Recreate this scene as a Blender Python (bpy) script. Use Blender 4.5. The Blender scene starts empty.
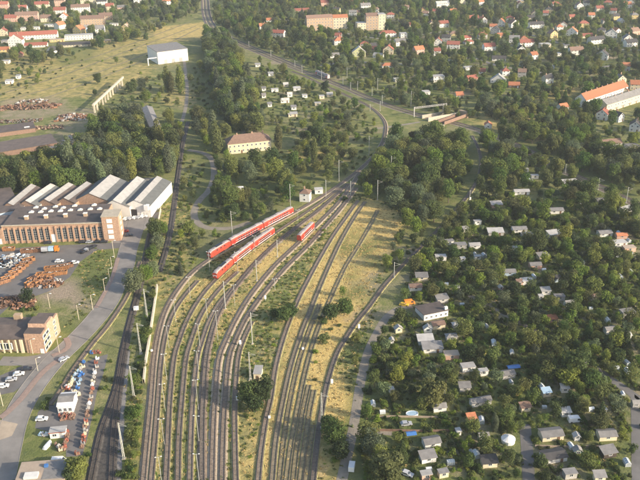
import bpy, bmesh, math, random
import numpy as np
from mathutils import Vector, Matrix, Euler
random.seed(7); rng = np.random.default_rng(7)
R = math.radians
sc = bpy.context.scene
col = sc.collection

# ---------------------------------------------------------------- camera
F_PX, CAM_H, PITCH, ROLL = 772.0, 180.0, R(25.6), R(1.2)
cam_d = bpy.data.cameras.new('camera'); cam = bpy.data.objects.new('camera', cam_d); col.objects.link(cam)
cam_d.sensor_width = 36.0; cam_d.lens = F_PX / 640.0 * 36.0
cam_d.clip_start = 1.0; cam_d.clip_end = 20000.0
CAM_M = Matrix.Translation((0, 0, CAM_H)) @ Matrix.Rotation(R(90) - PITCH, 4, 'X') @ Matrix.Rotation(-ROLL, 4, 'Z')
cam.matrix_world = CAM_M
sc.camera = cam
# ---------------------------------------------------------------- world, sun, exposure
SUN_EL, SUN_DIR = R(21.5), Vector((0.905, -0.425))          # direction towards the sun on the ground plan
w = bpy.data.worlds.new('World'); sc.world = w; w.use_nodes = True
nt = w.node_tree; bg = nt.nodes['Background']
sky = nt.nodes.new('ShaderNodeTexSky'); sky.sky_type = 'NISHITA'; sky.sun_disc = False
sky.sun_elevation = SUN_EL; sky.sun_rotation = math.atan2(SUN_DIR.x, SUN_DIR.y); sky.dust_density = 2.0
nt.links.new(sky.outputs[0], bg.inputs[0]); bg.inputs[1].default_value = 0.15
sd = bpy.data.lights.new('sun', 'SUN'); sd.energy = 4.3; sd.angle = R(0.6); sd.color = (1.0, 0.865, 0.68)
sun = bpy.data.objects.new('sun', sd); col.objects.link(sun)
to_sun = Vector((SUN_DIR.x * math.cos(SUN_EL), SUN_DIR.y * math.cos(SUN_EL), math.sin(SUN_EL)))
sun.rotation_euler = to_sun.to_track_quat('Z', 'Y').to_euler(); sun.location = (0, 0, 400)
sc.view_settings.view_transform = 'Standard'; sc.view_settings.look = 'None'
sc.view_settings.gamma = 1.0; sc.view_settings.exposure = 0.78
sc.render.engine = 'CYCLES'
sc.cycles.max_bounces = 6; sc.cycles.diffuse_bounces = 3; sc.cycles.volume_bounces = 1; sc.cycles.transparent_max_bounces = 4

# ---------------------------------------------------------------- pixels to ground
CM3 = CAM_M.to_3x3(); CAMP = CAM_M.translation; CINV = CAM_M.inverted()
def G(x, y, z=0.0):
    d = CM3 @ Vector((x - 320.0, 240.0 - y, -F_PX))
    t = (z - CAMP.z) / d.z
    p = CAMP + d * t
    return Vector((p.x, p.y, z))
def P(v):
    q = CINV @ Vector(v); s = F_PX / -q.z
    return (320.0 + q.x * s, 240.0 - q.y * s)
def pxm(v):                                                    # pixels per metre at a place
    return F_PX / -(CINV @ Vector(v)).z
def G2(x, y): v = G(x, y); return (v.x, v.y)
def height_px(base, topy):                                     # metres of a post whose top is at row topy
    b = G(*base); lo, hi = 0.5, 40.0
    for _ in range(30):
        m = (lo + hi) / 2
        if P((b.x, b.y, m))[1] > topy: lo = m
        else: hi = m
    return lo

# ---------------------------------------------------------------- materials
MATS = {}
def mat(name, c, var=0.18, scale=0.8, rough=0.85, bump=0.0, c2=None, objvar=0.12, metal=0.0, detail=5.0, streak=False):
    if name in MATS: return MATS[name]
    m = bpy.data.materials.new(name); m.use_nodes = True; t = m.node_tree; N = t.nodes; L = t.links
    b = N['Principled BSDF']; b.inputs['Roughness'].default_value = rough; b.inputs['Metallic'].default_value = metal
    geo = N.new('ShaderNodeNewGeometry')
    n1 = N.new('ShaderNodeTexNoise'); n1.inputs['Scale'].default_value = scale; n1.inputs['Detail'].default_value = detail
    n1.inputs['Roughness'].default_value = 0.65
    if streak:
        mp = N.new('ShaderNodeMapping'); mp.inputs['Scale'].default_value = (1, 1, 0.15); L.new(geo.outputs['Position'], mp.inputs[0]); L.new(mp.outputs[0], n1.inputs['Vector'])
    else: L.new(geo.outputs['Position'], n1.inputs['Vector'])
    rp = N.new('ShaderNodeValToRGB'); rp.color_ramp.elements[0].position = 0.3; rp.color_ramp.elements[1].position = 0.7
    a = tuple(max(0, v * (1 - var)) for v in c); d = tuple(min(1, v * (1 + var)) for v in (c2 or c))
    rp.color_ramp.elements[0].color = (*a, 1); rp.color_ramp.elements[1].color = (*d, 1)
    L.new(n1.outputs[0], rp.inputs[0])
    oi = N.new('ShaderNodeObjectInfo'); mr = N.new('ShaderNodeMapRange'); mr.inputs[3].default_value = 1 - objvar; mr.inputs[4].default_value = 1 + objvar
    L.new(oi.outputs['Random'], mr.inputs[0])
    hs = N.new('ShaderNodeHueSaturation'); L.new(mr.outputs[0], hs.inputs['Value']); L.new(rp.outputs[0], hs.inputs['Color'])
    L.new(hs.outputs[0], b.inputs['Base Color'])
    if bump:
        bm = N.new('ShaderNodeBump'); bm.inputs['Strength'].default_value = bump; bm.inputs['Distance'].default_value = 0.3
        n2 = N.new('ShaderNodeTexNoise'); n2.inputs['Scale'].default_value = scale * 6; L.new(geo.outputs['Position'], n2.inputs['Vector'])
        L.new(n2.outputs[0], bm.inputs['Height']); L.new(bm.outputs[0], b.inputs['Normal'])
    MATS[name] = m; return m

def leaf_mat(name, c, hue=0.018):
    m = bpy.data.materials.new(name); m.use_nodes = True; t = m.node_tree; N = t.nodes; L = t.links
    N.remove(N['Principled BSDF']); out = N['Material Output']
    df = N.new('ShaderNodeBsdfDiffuse'); tr = N.new('ShaderNodeBsdfTranslucent'); mx = N.new('ShaderNodeMixShader'); mx.inputs[0].default_value = 0.42
    oi = N.new('ShaderNodeObjectInfo'); geo = N.new('ShaderNodeNewGeometry')
    nz = N.new('ShaderNodeTexNoise'); nz.inputs['Scale'].default_value = 0.7; nz.inputs['Detail'].default_value = 3; L.new(geo.outputs['Position'], nz.inputs['Vector'])
    hs = N.new('ShaderNodeHueSaturation'); hs.inputs['Color'].default_value = (*c, 1)
    a = N.new('ShaderNodeMapRange'); a.inputs[3].default_value = 0.5 - hue; a.inputs[4].default_value = 0.5 + hue * 0.8; L.new(oi.outputs['Random'], a.inputs[0]); L.new(a.outputs[0], hs.inputs['Hue'])
    rnd = N.new('ShaderNodeMath'); rnd.operation = 'FRACT'; mu = N.new('ShaderNodeMath'); mu.operation = 'MULTIPLY'; mu.inputs[1].default_value = 17.3
    L.new(oi.outputs['Random'], mu.inputs[0]); L.new(mu.outputs[0], rnd.inputs[0])
    v = N.new('ShaderNodeMapRange'); v.inputs[3].default_value = 0.62; v.inputs[4].default_value = 1.38; L.new(rnd.outputs[0], v.inputs[0])
    v2 = N.new('ShaderNodeMapRange'); v2.inputs[1].default_value = 0.3; v2.inputs[2].default_value = 0.7; v2.inputs[3].default_value = 0.72; v2.inputs[4].default_value = 1.28; L.new(nz.outputs[0], v2.inputs[0])
    m2 = N.new('ShaderNodeMath'); m2.operation = 'MULTIPLY'; L.new(v.outputs[0], m2.inputs[0]); L.new(v2.outputs[0], m2.inputs[1]); L.new(m2.outputs[0], hs.inputs['Value'])
    s = N.new('ShaderNodeMapRange'); s.inputs[3].default_value = 0.75; s.inputs[4].default_value = 1.1; L.new(rnd.outputs[0], s.inputs[0]); L.new(s.outputs[0], hs.inputs['Saturation'])
    L.new(hs.outputs[0], df.inputs[0]); L.new(hs.outputs[0], tr.inputs[0]); L.new(df.outputs[0], mx.inputs[1]); L.new(tr.outputs[0], mx.inputs[2]); L.new(mx.outputs[0], out.inputs[0])
    MATS[name] = m; return m

leaf_mat('leaf_dark', (0.080, 0.122, 0.040)); leaf_mat('leaf_mid', (0.126, 0.172, 0.046)); leaf_mat('leaf_olive', (0.178, 0.198, 0.058))
leaf_mat('leaf_bright', (0.190, 0.240, 0.055)); leaf_mat('leaf_silver', (0.150, 0.185, 0.100)); mat('leaf_dry', (0.46, 0.35, 0.14), 0.15, 0.5, c2=(0.54, 0.41, 0.175), objvar=0.14)
mat('bark', (0.11, 0.085, 0.06), 0.3, 3)
mat('white_plaster', (0.74, 0.71, 0.65), 0.1, 0.6, streak=True, objvar=0.08); mat('cream_plaster', (0.66, 0.57, 0.40), 0.09, 0.6, streak=True, objvar=0.08)
mat('yellow_plaster', (0.62, 0.48, 0.22), 0.1, 0.6, streak=True); mat('tan_brick', (0.46, 0.33, 0.22), 0.15, 1.2); mat('pink_plaster', (0.58, 0.36, 0.27), 0.12, 0.8)
mat('red_brick', (0.37, 0.225, 0.15), 0.2, 1.5, c2=(0.44, 0.29, 0.20)); mat('blue_plaster', (0.42, 0.52, 0.62), 0.1, 0.8); mat('grey_plaster', (0.42, 0.40, 0.37), 0.15, 0.8)
mat('green_plaster', (0.52, 0.52, 0.28), 0.1, 0.8); mat('brown_wood', (0.17, 0.10, 0.06), 0.3, 2); mat('teal_wood', (0.10, 0.20, 0.19), 0.2, 2); mat('dark_wood', (0.06, 0.045, 0.035), 0.3, 2)
mat('orange_tile', (0.43, 0.165, 0.08), 0.2, 1.3, objvar=0.18); mat('red_tile', (0.31, 0.105, 0.07), 0.22, 1.3, objvar=0.18); mat('brown_tile', (0.23, 0.145, 0.105), 0.22, 1.0, objvar=0.18)
mat('dark_roof', (0.062, 0.058, 0.058), 0.25, 0.6); mat('grey_roof', (0.21, 0.20, 0.19), 0.22, 0.5, objvar=0.2); mat('light_metal', (0.43, 0.41, 0.38), 0.18, 0.4, rough=0.6, objvar=0.22)
mat('felt_dark', (0.105, 0.085, 0.076), 0.22, 0.25, c2=(0.13, 0.10, 0.085)); mat('felt_grey', (0.135, 0.14, 0.135), 0.18, 0.4); mat('tan_roof', (0.42, 0.33, 0.25), 0.12, 0.4)
mat('glass', (0.035, 0.045, 0.055), 0.2, 1, rough=0.12); mat('skylight', (0.75, 0.72, 0.66), 0.08, 1, rough=0.4); mat('glazing', (0.50, 0.54, 0.55), 0.2, 0.7, rough=0.25, objvar=0.3); mat('door_dark', (0.035, 0.03, 0.03), 0.3, 1)
mat('white_paint', (0.80, 0.79, 0.77), 0.04, 1, rough=0.45, objvar=0.04); mat('silver_paint', (0.42, 0.43, 0.45), 0.06, 1, rough=0.3); mat('dark_paint', (0.03, 0.033, 0.045), 0.1, 1, rough=0.3, objvar=0.4)
mat('red_paint', (0.52, 0.062, 0.036), 0.24, 0.7, rough=0.45, objvar=0.05); mat('blue_paint', (0.06, 0.17, 0.42), 0.15, 1, rough=0.4); mat('orange_paint', (0.68, 0.24, 0.035), 0.12, 1, rough=0.5, objvar=0.12)
mat('yellow_paint', (0.72, 0.48, 0.05), 0.1, 1, rough=0.5); mat('rust', (0.16, 0.085, 0.048), 0.4, 1.5, c2=(0.24, 0.12, 0.065), objvar=0.25); mat('dark_rust', (0.10, 0.055, 0.035), 0.4, 2)
mat('skip_orange', (0.30, 0.145, 0.06), 0.35, 1.2, objvar=0.2); mat('pale_blue', (0.36, 0.50, 0.62), 0.12, 1); mat('railcar_paint', (0.55, 0.48, 0.47), 0.12, 0.6); mat('train_roof', (0.33, 0.29, 0.28), 0.18, 0.5, rough=0.6, objvar=0.05)
mat('door_red', (0.42, 0.04, 0.03), 0.1, 1, rough=0.45); mat('tyre', (0.02, 0.02, 0.02), 0.2, 2); mat('rail_steel', (0.17, 0.13, 0.11), 0.15, 2, rough=0.45, metal=0.3); mat('sleeper_wood', (0.17, 0.135, 0.105), 0.3, 1.5, c2=(0.25, 0.205, 0.165))
mat('sleeper_dark', (0.065, 0.055, 0.048), 0.3, 1.5); mat('mast_grey', (0.40, 0.40, 0.36), 0.15, 1, rough=0.7); mat('lamp_head', (0.72, 0.72, 0.68), 0.05, 1, rough=0.4); mat('concrete', (0.44, 0.38, 0.29), 0.16, 0.6, bump=0.2); mat('pale_concrete', (0.60, 0.52, 0.39), 0.14, 0.5)
mat('ballast_pale', (0.31, 0.245, 0.17), 0.3, 1.6, bump=0.5, c2=(0.36, 0.29, 0.205)); mat('ballast_rust', (0.165, 0.12, 0.085), 0.35, 0.6, bump=0.5, c2=(0.225, 0.17, 0.12))
mat('ballast_weedy', (0.19, 0.19, 0.07), 0.35, 0.5, bump=0.4, c2=(0.30, 0.26, 0.11)); mat('ballast_lost', (0.15, 0.13, 0.065), 0.35, 0.7, bump=0.4, c2=(0.24, 0.195, 0.11)); mat('ballast_dark', (0.055, 0.048, 0.045), 0.35, 0.8, bump=0.5, c2=(0.085, 0.075, 0.065))
mat('asphalt', (0.21, 0.193, 0.176), 0.2, 0.09, bump=0.15, c2=(0.25, 0.228, 0.205), objvar=0.0, detail=8); mat('asphalt_dark', (0.15, 0.14, 0.132), 0.26, 0.1, bump=0.15, objvar=0.0, detail=8)
mat('dirt_road', (0.25, 0.215, 0.17), 0.22, 0.3, bump=0.3, objvar=0.0); mat('paving_red', (0.30, 0.215, 0.175), 0.15, 0.8, objvar=0.0); mat('pale_ground', (0.40, 0.32, 0.235), 0.18, 0.18, bump=0.2, objvar=0.0)
mat('kerb', (0.27, 0.25, 0.22), 0.12, 1.0, objvar=0.0)

# ---------------------------------------------------------------- object helpers
def tag(o, label=None, cat=None, group=None, kind=None):
    if label: o['label'] = label
    if cat: o['category'] = cat
    if group: o['group'] = group
    if kind: o['kind'] = kind
    return o
def empty(name, loc=(0, 0, 0), rz=0.0, label=None, cat=None, group=None):
    o = bpy.data.objects.new(name, None); col.objects.link(o); o.location = loc; o.rotation_euler = (0, 0, rz); o.empty_display_size = 0.5
    return tag(o, label, cat, group)
def link(name, me, parent=None, loc=(0, 0, 0), rot=(0, 0, 0), scl=(1, 1, 1)):
    o = bpy.data.objects.new(name, me); col.objects.link(o); o.parent = parent; o.location = loc; o.rotation_euler = rot; o.scale = scl
    return o
def mesh(name, verts, faces, mats, mi=None, smooth=False):
    me = bpy.data.meshes.new(name); me.from_pydata([tuple(v) for v in verts], [], faces)
    for m in (mats if isinstance(mats, (list, tuple)) else [mats]): me.materials.append(MATS[m])
    if mi is not None: me.polygons.foreach_set('material_index', mi)
    if smooth: me.polygons.foreach_set('use_smooth', [True] * len(me.polygons))
    me.update(); return me
CUBE = [(-.5, -.5, 0), (.5, -.5, 0), (.5, .5, 0), (-.5, .5, 0), (-.5, -.5, 1), (.5, -.5, 1), (.5, .5, 1), (-.5, .5, 1)]
CUBEF = [(0, 3, 2, 1), (4, 5, 6, 7), (0, 1, 5, 4), (1, 2, 6, 5), (2, 3, 7, 6), (3, 0, 4, 7)]
_c = {}
def cube_me(m):
    if m not in _c: _c[m] = mesh('block', CUBE, CUBEF, m)
    return _c[m]
def box(name, size, loc, m, parent=None, rz=0.0):              # base-centred block, shared mesh data
    return link(name, cube_me(m), parent, loc, (0, 0, rz), size)
class MB:                                                      # collects shapes into one mesh
    def __init__(s): s.v = []; s.f = []; s.m = []
    def box(s, size, loc, mi=0, rz=0.0, rx=0.0):
        n = len(s.v); M = Matrix.Translation(loc) @ Matrix.Rotation(rz, 4, 'Z') @ Matrix.Rotation(rx, 4, 'X')
        for c in CUBE: s.v.append(tuple(M @ Vector((c[0] * size[0], c[1] * size[1], c[2] * size[2]))))
        for f in CUBEF: s.f.append(tuple(i + n for i in f)); s.m.append(mi)
    def bar(s, a, b, r, mi=0, k=4):
        a = Vector(a); b = Vector(b); q = (b - a).to_track_quat('Z', 'Y').to_matrix(); n = len(s.v)
        for e in (a, b):
            for i in range(k): t = 2 * math.pi * (i + .5) / k; s.v.append(tuple(e + q @ Vector((r * math.cos(t), r * math.sin(t), 0))))
        for i in range(k): j = (i + 1) % k; s.f.append((n + i, n + j, n + k + j, n + k + i)); s.m.append(mi)
        s.f.append(tuple(n + i for i in reversed(range(k)))); s.m.append(mi); s.f.append(tuple(n + k + i for i in range(k))); s.m.append(mi)
    def poly(s, pts, mi=0):
        n = len(s.v); s.v += [tuple(p) for p in pts]; s.f.append(tuple(range(n, n + len(pts)))); s.m.append(mi)
    def prism(s, prof, y0, y1, mi=0, axis='Y'):                # profile in (x, z), extruded along y
        n = len(s.v); k = len(prof)
        for y in (y0, y1):
            for (x, z) in prof: s.v.append((x, y, z) if axis == 'Y' else (y, x, z))
        for i in range(k): j = (i + 1) % k; s.f.append((n + i, n + j, n + k + j, n + k + i) if axis == 'Y' else (n + j, n + i, n + k + i, n + k + j)); s.m.append(mi)
        a = tuple(n + i for i in reversed(range(k))); b = tuple(n + k + i for i in range(k))
        s.f.append(a if axis == 'Y' else a[::-1]); s.m.append(mi); s.f.append(b if axis == 'Y' else b[::-1]); s.m.append(mi)
    def me(s, name, mats, smooth=False): return mesh(name, s.v, s.f, mats, s.m, smooth)
    def build(s, name, mats, parent=None, loc=(0, 0, 0), rz=0.0, smooth=False): return link(name, s.me(name, mats, smooth), parent, loc, (0, 0, rz))
def ordinal(n): return ['first', 'second', 'third', 'fourth', 'fifth', 'sixth', 'seventh', 'eighth', 'ninth', 'tenth', 'eleventh', 'twelfth', 'thirteenth', 'fourteenth', 'fifteenth', 'sixteenth', 'seventeenth', 'eighteenth', 'nineteenth', 'twentieth'][n] if n < 20 else '%dth' % (n + 1) if (n + 1) % 10 not in (1, 2, 3) else {1: '%dst', 2: '%dnd', 3: '%drd'}[(n + 1) % 10] % (n + 1)

# ---------------------------------------------------------------- polylines
def smooth_line(pts, step=3.0):
    p = [Vector((*q, 0)) for q in pts]; p = [p[0] * 2 - p[1]] + p + [p[-1] * 2 - p[-2]]; out = []
    for i in range(1, len(p) - 2):
        a, b, c, d = p[i - 1:i + 3]; n = max(2, int((c - b).length / step))
        for k in range(n):
            t = k / n
            out.append(0.5 * ((2 * b) + (c - a) * t + (2 * a - 5 * b + 4 * c - d) * t * t + (3 * b - a - 3 * c + d) * t ** 3))
    out.append(p[-2]); return out
def normals(L):
    o = []
    for i in range(len(L)):
        t = L[min(i + 1, len(L) - 1)] - L[max(i - 1, 0)]; t.normalize(); o.append(Vector((t.y, -t.x, 0)))
    return o
def ribbon(L, prof):                                           # prof: list of (offset, z)
    Ns = normals(L); v = []; f = []; k = len(prof)
    for p, n in zip(L, Ns):
        for (o, z) in prof: q = p + n * o; v.append((q.x, q.y, z))
    for i in range(len(L) - 1):
        for j in range(k - 1): a = i * k + j; f.append((a, a + 1, a + k + 1, a + k))
    return v, f
# ---------------------------------------------------------------- occupancy raster, 2 m cells
OX0, OY0, ORES = -620.0, 140.0, 2.0; ONX, ONY = 620, 640
OCC = np.zeros((ONY, ONX), bool)                               # nothing grows here
WEED = np.zeros((ONY, ONX), bool)                              # weeds push through the old tracks
LOW = np.zeros((ONY, ONX), bool)                               # only low plants here
def _idx(x, y): return int((x - OX0) / ORES), int((y - OY0) / ORES)
def mark_disc(A, x, y, r):
    i, j = _idx(x, y); k = int(r / ORES) + 1
    for b in range(max(0, j - k), min(ONY, j + k + 1)):
        for a in range(max(0, i - k), min(ONX, i + k + 1)):
            if (OX0 + (a + .5) * ORES - x) ** 2 + (OY0 + (b + .5) * ORES - y) ** 2 <= r * r: A[b, a] = True
def mark_line(A, L, r):
    for p in L: mark_disc(A, p.x, p.y, r)
def inside(poly, X, Y):
    c = np.zeros(X.shape, bool); n = len(poly)
    for i in range(n):
        (x1, y1), (x2, y2) = poly[i], poly[i - 1]
        if y1 == y2: continue
        c ^= ((y1 > Y) != (y2 > Y)) & (X < (x2 - x1) * (Y - y1) / (y2 - y1) + x1)
    return c
def mark_poly(A, poly):
    xs = OX0 + (np.arange(ONX) + .5) * ORES; ys = OY0 + (np.arange(ONY) + .5) * ORES
    X, Y = np.meshgrid(xs, ys); A |= inside(poly, X, Y)
def looked(A, x, y):
    i, j = _idx(x, y); return bool(A[j, i]) if 0 <= i < ONX and 0 <= j < ONY else False
def W(poly): return [G2(*p) for p in poly]

# ---------------------------------------------------------------- ground
DRY = [  # (polygon in photo pixels, strength): straw-dry grass
 ([(352,202),(372,200),(392,208),(401,224),(398,240),(384,258),(372,272),(352,275),(330,268),(318,290),(300,325),(285,340),(280,330),(300,300),(330,245)], 1.35),
 ([(330,268),(380,255),(383,275),(365,300),(340,345),(325,400),(318,480),(258,480),(268,420),(285,350),(310,300)], 0.95),
 ([(345,310),(362,312),(348,335),(330,345),(335,322)], 1.25),([(335,376),(346,372),(352,400),(346,428),(324,432),(330,400)], 1.25),([(318,455),(330,450),(340,470),(332,482),(316,482)], 0.8),
 ([(0,50),(60,55),(130,40),(185,24),(205,28),(208,40),(170,42),(150,62),(150,80),(128,84),(100,100),(75,96),(40,104),(0,112)], 0.36),([(150,28),(205,22),(206,40),(160,42)], 0.7),
 ([(248,255),(300,232),(318,205),(332,200),(322,225),(290,255),(262,285),(245,312),(225,345),(222,330),(240,300),(258,270)], 0.85),
 ([(200,290),(236,262),(262,245),(256,262),(232,290),(218,320),(208,355),(198,350)], 0.6),([(176,290),(205,272),(214,280),(190,310),(178,350),(172,400),(166,480),(152,480),(158,400),(164,340)], 0.55),
 ([(240,420),(262,405),(258,480),(242,480)], 0.6),([(480,112),(545,118),(560,132),(535,142),(500,136),(478,124)], 0.55),([(295,150),(345,150),(340,165),(310,162)], 0.5),
 ([(166,92),(196,90),(190,104),(165,104)], 0.4),([(545,92),(585,82),(588,90),(560,100),(540,98)], 0.5),([(330,16),(345,14),(342,22),(330,22)], 0.4),([(600,70),(615,68),(612,74),(600,75)], 0.5),([(375,150),(400,160),(395,178),(372,172)], 0.35),([(160,205),(185,200),(180,250),(165,285),(155,300),(160,250)], 0.25),([(405,235),(425,226),(432,232),(415,245)], 0.35)]
SOIL = [([(40,292),(74,278),(80,290),(100,305),(92,312),(62,300),(48,304)], 1.3),([(286,420),(312,420),(308,480),(284,480)], 0.35),([(398,302),(425,300),(430,312),(405,318)], 0.5),([(0,100),(60,96),(70,112),(30,120),(0,122)], 0.6),([(60,112),(100,104),(92,125),(70,150),(50,150)], 0.5),
        ([(380,412),(445,414),(445,419),(375,418)], 0.6),([(596,405),(632,410),(632,418),(590,416)], 0.4),([(575,448),(605,446),(605,450),(575,452)], 0.5),([(186,110),(190,110),(186,60),(184,60)], 0.5)]
LAWN = [([(370,419),(462,421),(466,430),(395,432),(368,426)], 0.9),([(28,440),(54,440),(52,462),(26,462)], 0.8),([(95,245),(118,255),(112,285),(98,308),(82,296),(78,278)], 0.6),([(60,325),(95,312),(88,322),(60,330)], 0.6),([(550,203),(580,196),(582,202),(556,206)], 0.8),([(562,236),(582,228),(580,238)], 0.8),([(48,50),(95,44),(95,62),(60,66)], 0.5),([(500,430),(520,428),(520,455),(498,455)], 0.5),([(350,470),(395,470),(395,482),(350,482)], 0.6)]
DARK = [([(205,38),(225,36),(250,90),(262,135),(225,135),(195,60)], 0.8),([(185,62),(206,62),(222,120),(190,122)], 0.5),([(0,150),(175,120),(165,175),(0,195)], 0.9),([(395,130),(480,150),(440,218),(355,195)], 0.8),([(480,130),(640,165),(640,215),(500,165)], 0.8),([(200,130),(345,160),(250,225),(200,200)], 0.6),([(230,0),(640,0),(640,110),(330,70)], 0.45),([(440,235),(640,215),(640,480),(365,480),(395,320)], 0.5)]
def axis(a0, a1, fine, far):
    inn = np.arange(a0, a1 + .1, fine); g = np.array([30, 70, 150, 300, 600, 1200, 2400, 5000.0])
    return np.concatenate([(a0 - g[::-1])[g[::-1] <= far[0]], inn, (a1 + g)[g <= far[1]]])
gx = axis(-570, 570, 3.0, (5000, 5000)); gy = axis(150, 1360, 3.0, (1200, 5000))
GX, GY = np.meshgrid(gx, gy)
def blur(A, n):
    for _ in range(n):
        A = (np.pad(A, ((1, 1), (0, 0)), 'edge')[:-2] + 2 * A + np.pad(A, ((1, 1), (0, 0)), 'edge')[2:]) / 4
        A = (np.pad(A, ((0, 0), (1, 1)), 'edge')[:, :-2] + 2 * A + np.pad(A, ((0, 0), (1, 1)), 'edge')[:, 2:]) / 4
    return A
def paint(lst, n=2):
    A = np.zeros(GX.shape)
    for poly, s in lst: A = np.maximum(A, inside(W(poly), GX, GY) * s)
    return blur(A, n)
def plots(px_poly, n):                                        # vegetable beds and lawns of the garden plots
    wp = W(px_poly); xs = [p[0] for p in wp]; ys = [p[1] for p in wp]
    for i in range(n):
        x, y = rng.uniform(min(xs), max(xs)), rng.uniform(min(ys), max(ys)); a, b, t = rng.uniform(3, 9), rng.uniform(2.5, 6), 0.1
        q = [(x + u * math.cos(t) - v * math.sin(t), y + u * math.sin(t) + v * math.cos(t)) for u, v in ((-a, -b), (a, -b), (a, b), (-a, b))]
        (PL_S if i % 5 < 2 else PL_L).append((q, rng.uniform(.4, .9)))
PL_S, PL_L = [], []
plots([(440,235),(640,222),(640,480),(365,480)], 420); plots([(256,62),(380,120),(300,140)], 60); plots([(330,10),(640,10),(640,100),(420,90)], 300)
def paint_w(lst, A):
    for q, s in lst:
        x0, x1 = np.searchsorted(gx, [min(p[0] for p in q), max(p[0] for p in q)]); y0, y1 = np.searchsorted(gy, [min(p[1] for p in q), max(p[1] for p in q)])
        if x1 > x0 and y1 > y0: A[y0:y1, x0:x1] = np.maximum(A[y0:y1, x0:x1], inside(q, GX[y0:y1, x0:x1], GY[y0:y1, x0:x1]) * s)
    return A
GA = {'dry': paint(DRY, 3), 'soil': blur(paint_w(PL_S, paint(SOIL)), 1), 'lawn': blur(paint_w(PL_L, paint(LAWN, 1)), 1), 'dark': paint(DARK, 4)}
DRYMAP = GA['dry']
def at_dry(x, y): return DRYMAP[np.clip(np.searchsorted(gy, y), 0, len(gy) - 1), np.clip(np.searchsorted(gx, x), 0, len(gx) - 1)]
nx, ny = len(gx), len(gy)
gv = np.zeros((nx * ny, 3)); gv[:, 0] = GX.ravel(); gv[:, 1] = GY.ravel()
ii = (np.arange(ny - 1)[:, None] * nx + np.arange(nx - 1)[None]).ravel()
gf = np.stack([ii, ii + 1, ii + nx + 1, ii + nx], 1)
gme = bpy.data.meshes.new('ground'); gme.vertices.add(len(gv)); gme.vertices.foreach_set('co', gv.ravel())
gme.loops.add(gf.size); gme.loops.foreach_set('vertex_index', gf.ravel()); gme.polygons.add(len(gf))
gme.polygons.foreach_set('loop_start', np.arange(0, gf.size, 4)); gme.update(calc_edges=True)
for k, A in GA.items():
    at = gme.attributes.new(k, 'FLOAT', 'POINT'); at.data.foreach_set('value', A.ravel().astype(np.float32))
def ground_mat():
    m = bpy.data.materials.new('ground_cover'); m.use_nodes = True; t = m.node_tree; N = t.nodes; L = t.links; b = N['Principled BSDF']; b.inputs['Roughness'].default_value = 0.95
    b.inputs['Specular IOR Level'].default_value = 0.1
    geo = N.new('ShaderNodeNewGeometry')
    def noise(s, d=6, dist=0.0, rough=0.65):
        n = N.new('ShaderNodeTexNoise'); n.inputs['Scale'].default_value = s; n.inputs['Detail'].default_value = d; n.inputs['Roughness'].default_value = rough; n.inputs['Distortion'].default_value = dist; L.new(geo.outputs['Position'], n.inputs['Vector']); return n.outputs[0]
    def ramp(i, cs):
        r = N.new('ShaderNodeValToRGB'); e = r.color_ramp.elements
        e[0].position, e[0].color = cs[0][0], (*cs[0][1], 1); e[1].position, e[1].color = cs[-1][0], (*cs[-1][1], 1)
        for p, c in cs[1:-1]: q = e.new(p); q.color = (*c, 1)
        L.new(i, r.inputs[0]); return r.outputs[0]
    def attr(n): a = N.new('ShaderNodeAttribute'); a.attribute_name = n; return a.outputs['Fac']
    def mix(f, a, c): x = N.new('ShaderNodeMixRGB'); L.new(f, x.inputs[0]); L.new(a, x.inputs[1]); L.new(c, x.inputs[2]); return x.outputs[0]
    def math_(op, a, c=None, v=None):
        x = N.new('ShaderNodeMath'); x.operation = op; x.use_clamp = True; L.new(a, x.inputs[0])
        if c is not None: L.new(c, x.inputs[1])
        if v is not None: x.inputs[1].default_value = v
        return x.outputs[0]
    fine, midn, big = noise(1.1, 8), noise(0.16, 7, 0.6), noise(0.025, 5, 0.8)
    green = ramp(midn, [(0.3, (0.10, 0.13, 0.042)), (0.5, (0.185, 0.20, 0.068)), (0.66, (0.29, 0.26, 0.11))])
    dry = ramp(fine, [(0.28, (0.36, 0.26, 0.09)), (0.5, (0.58, 0.42, 0.155)), (0.72, (0.72, 0.545, 0.235))])
    soil = ramp(fine, [(0.3, (0.21, 0.165, 0.12)), (0.7, (0.43, 0.345, 0.25))])
    lawn = ramp(fine, [(0.3, (0.075, 0.11, 0.03)), (0.7, (0.15, 0.18, 0.055))])
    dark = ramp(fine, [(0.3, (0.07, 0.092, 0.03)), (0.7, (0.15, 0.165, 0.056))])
    def fac(name, amp):
        # break the painted edge up with noise
        s = N.new('ShaderNodeMath'); s.operation = 'SUBTRACT'; L.new(midn, s.inputs[0]); s.inputs[1].default_value = 0.5
        u = N.new('ShaderNodeMath'); u.operation = 'MULTIPLY'; L.new(s.outputs[0], u.inputs[0]); u.inputs[1].default_value = amp
        a = attr(name); g = N.new('ShaderNodeMath'); g.operation = 'GREATER_THAN'; L.new(a, g.inputs[0]); g.inputs[1].default_value = 0.02
        v = N.new('ShaderNodeMath'); v.operation = 'MULTIPLY'; L.new(u.outputs[0], v.inputs[0]); L.new(g.outputs[0], v.inputs[1])
        return math_('ADD', a, v.outputs[0])
    c = mix(math_('MULTIPLY', ramp(big, [(0.45, (0, 0, 0)), (0.7, (1, 1, 1))]), v=0.3), green, soil)
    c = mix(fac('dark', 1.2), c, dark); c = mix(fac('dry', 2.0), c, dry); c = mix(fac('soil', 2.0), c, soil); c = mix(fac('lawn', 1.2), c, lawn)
    L.new(c, b.inputs['Base Color'])
    bp = N.new('ShaderNodeBump'); bp.inputs['Strength'].default_value = 0.7; bp.inputs['Distance'].default_value = 0.6; L.new(fine, bp.inputs['Height']); L.new(bp.outputs[0], b.inputs['Normal'])
    MATS['ground_cover'] = m; return m
gme.materials.append(ground_mat())
tag(link('ground', gme), kind='structure')
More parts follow.
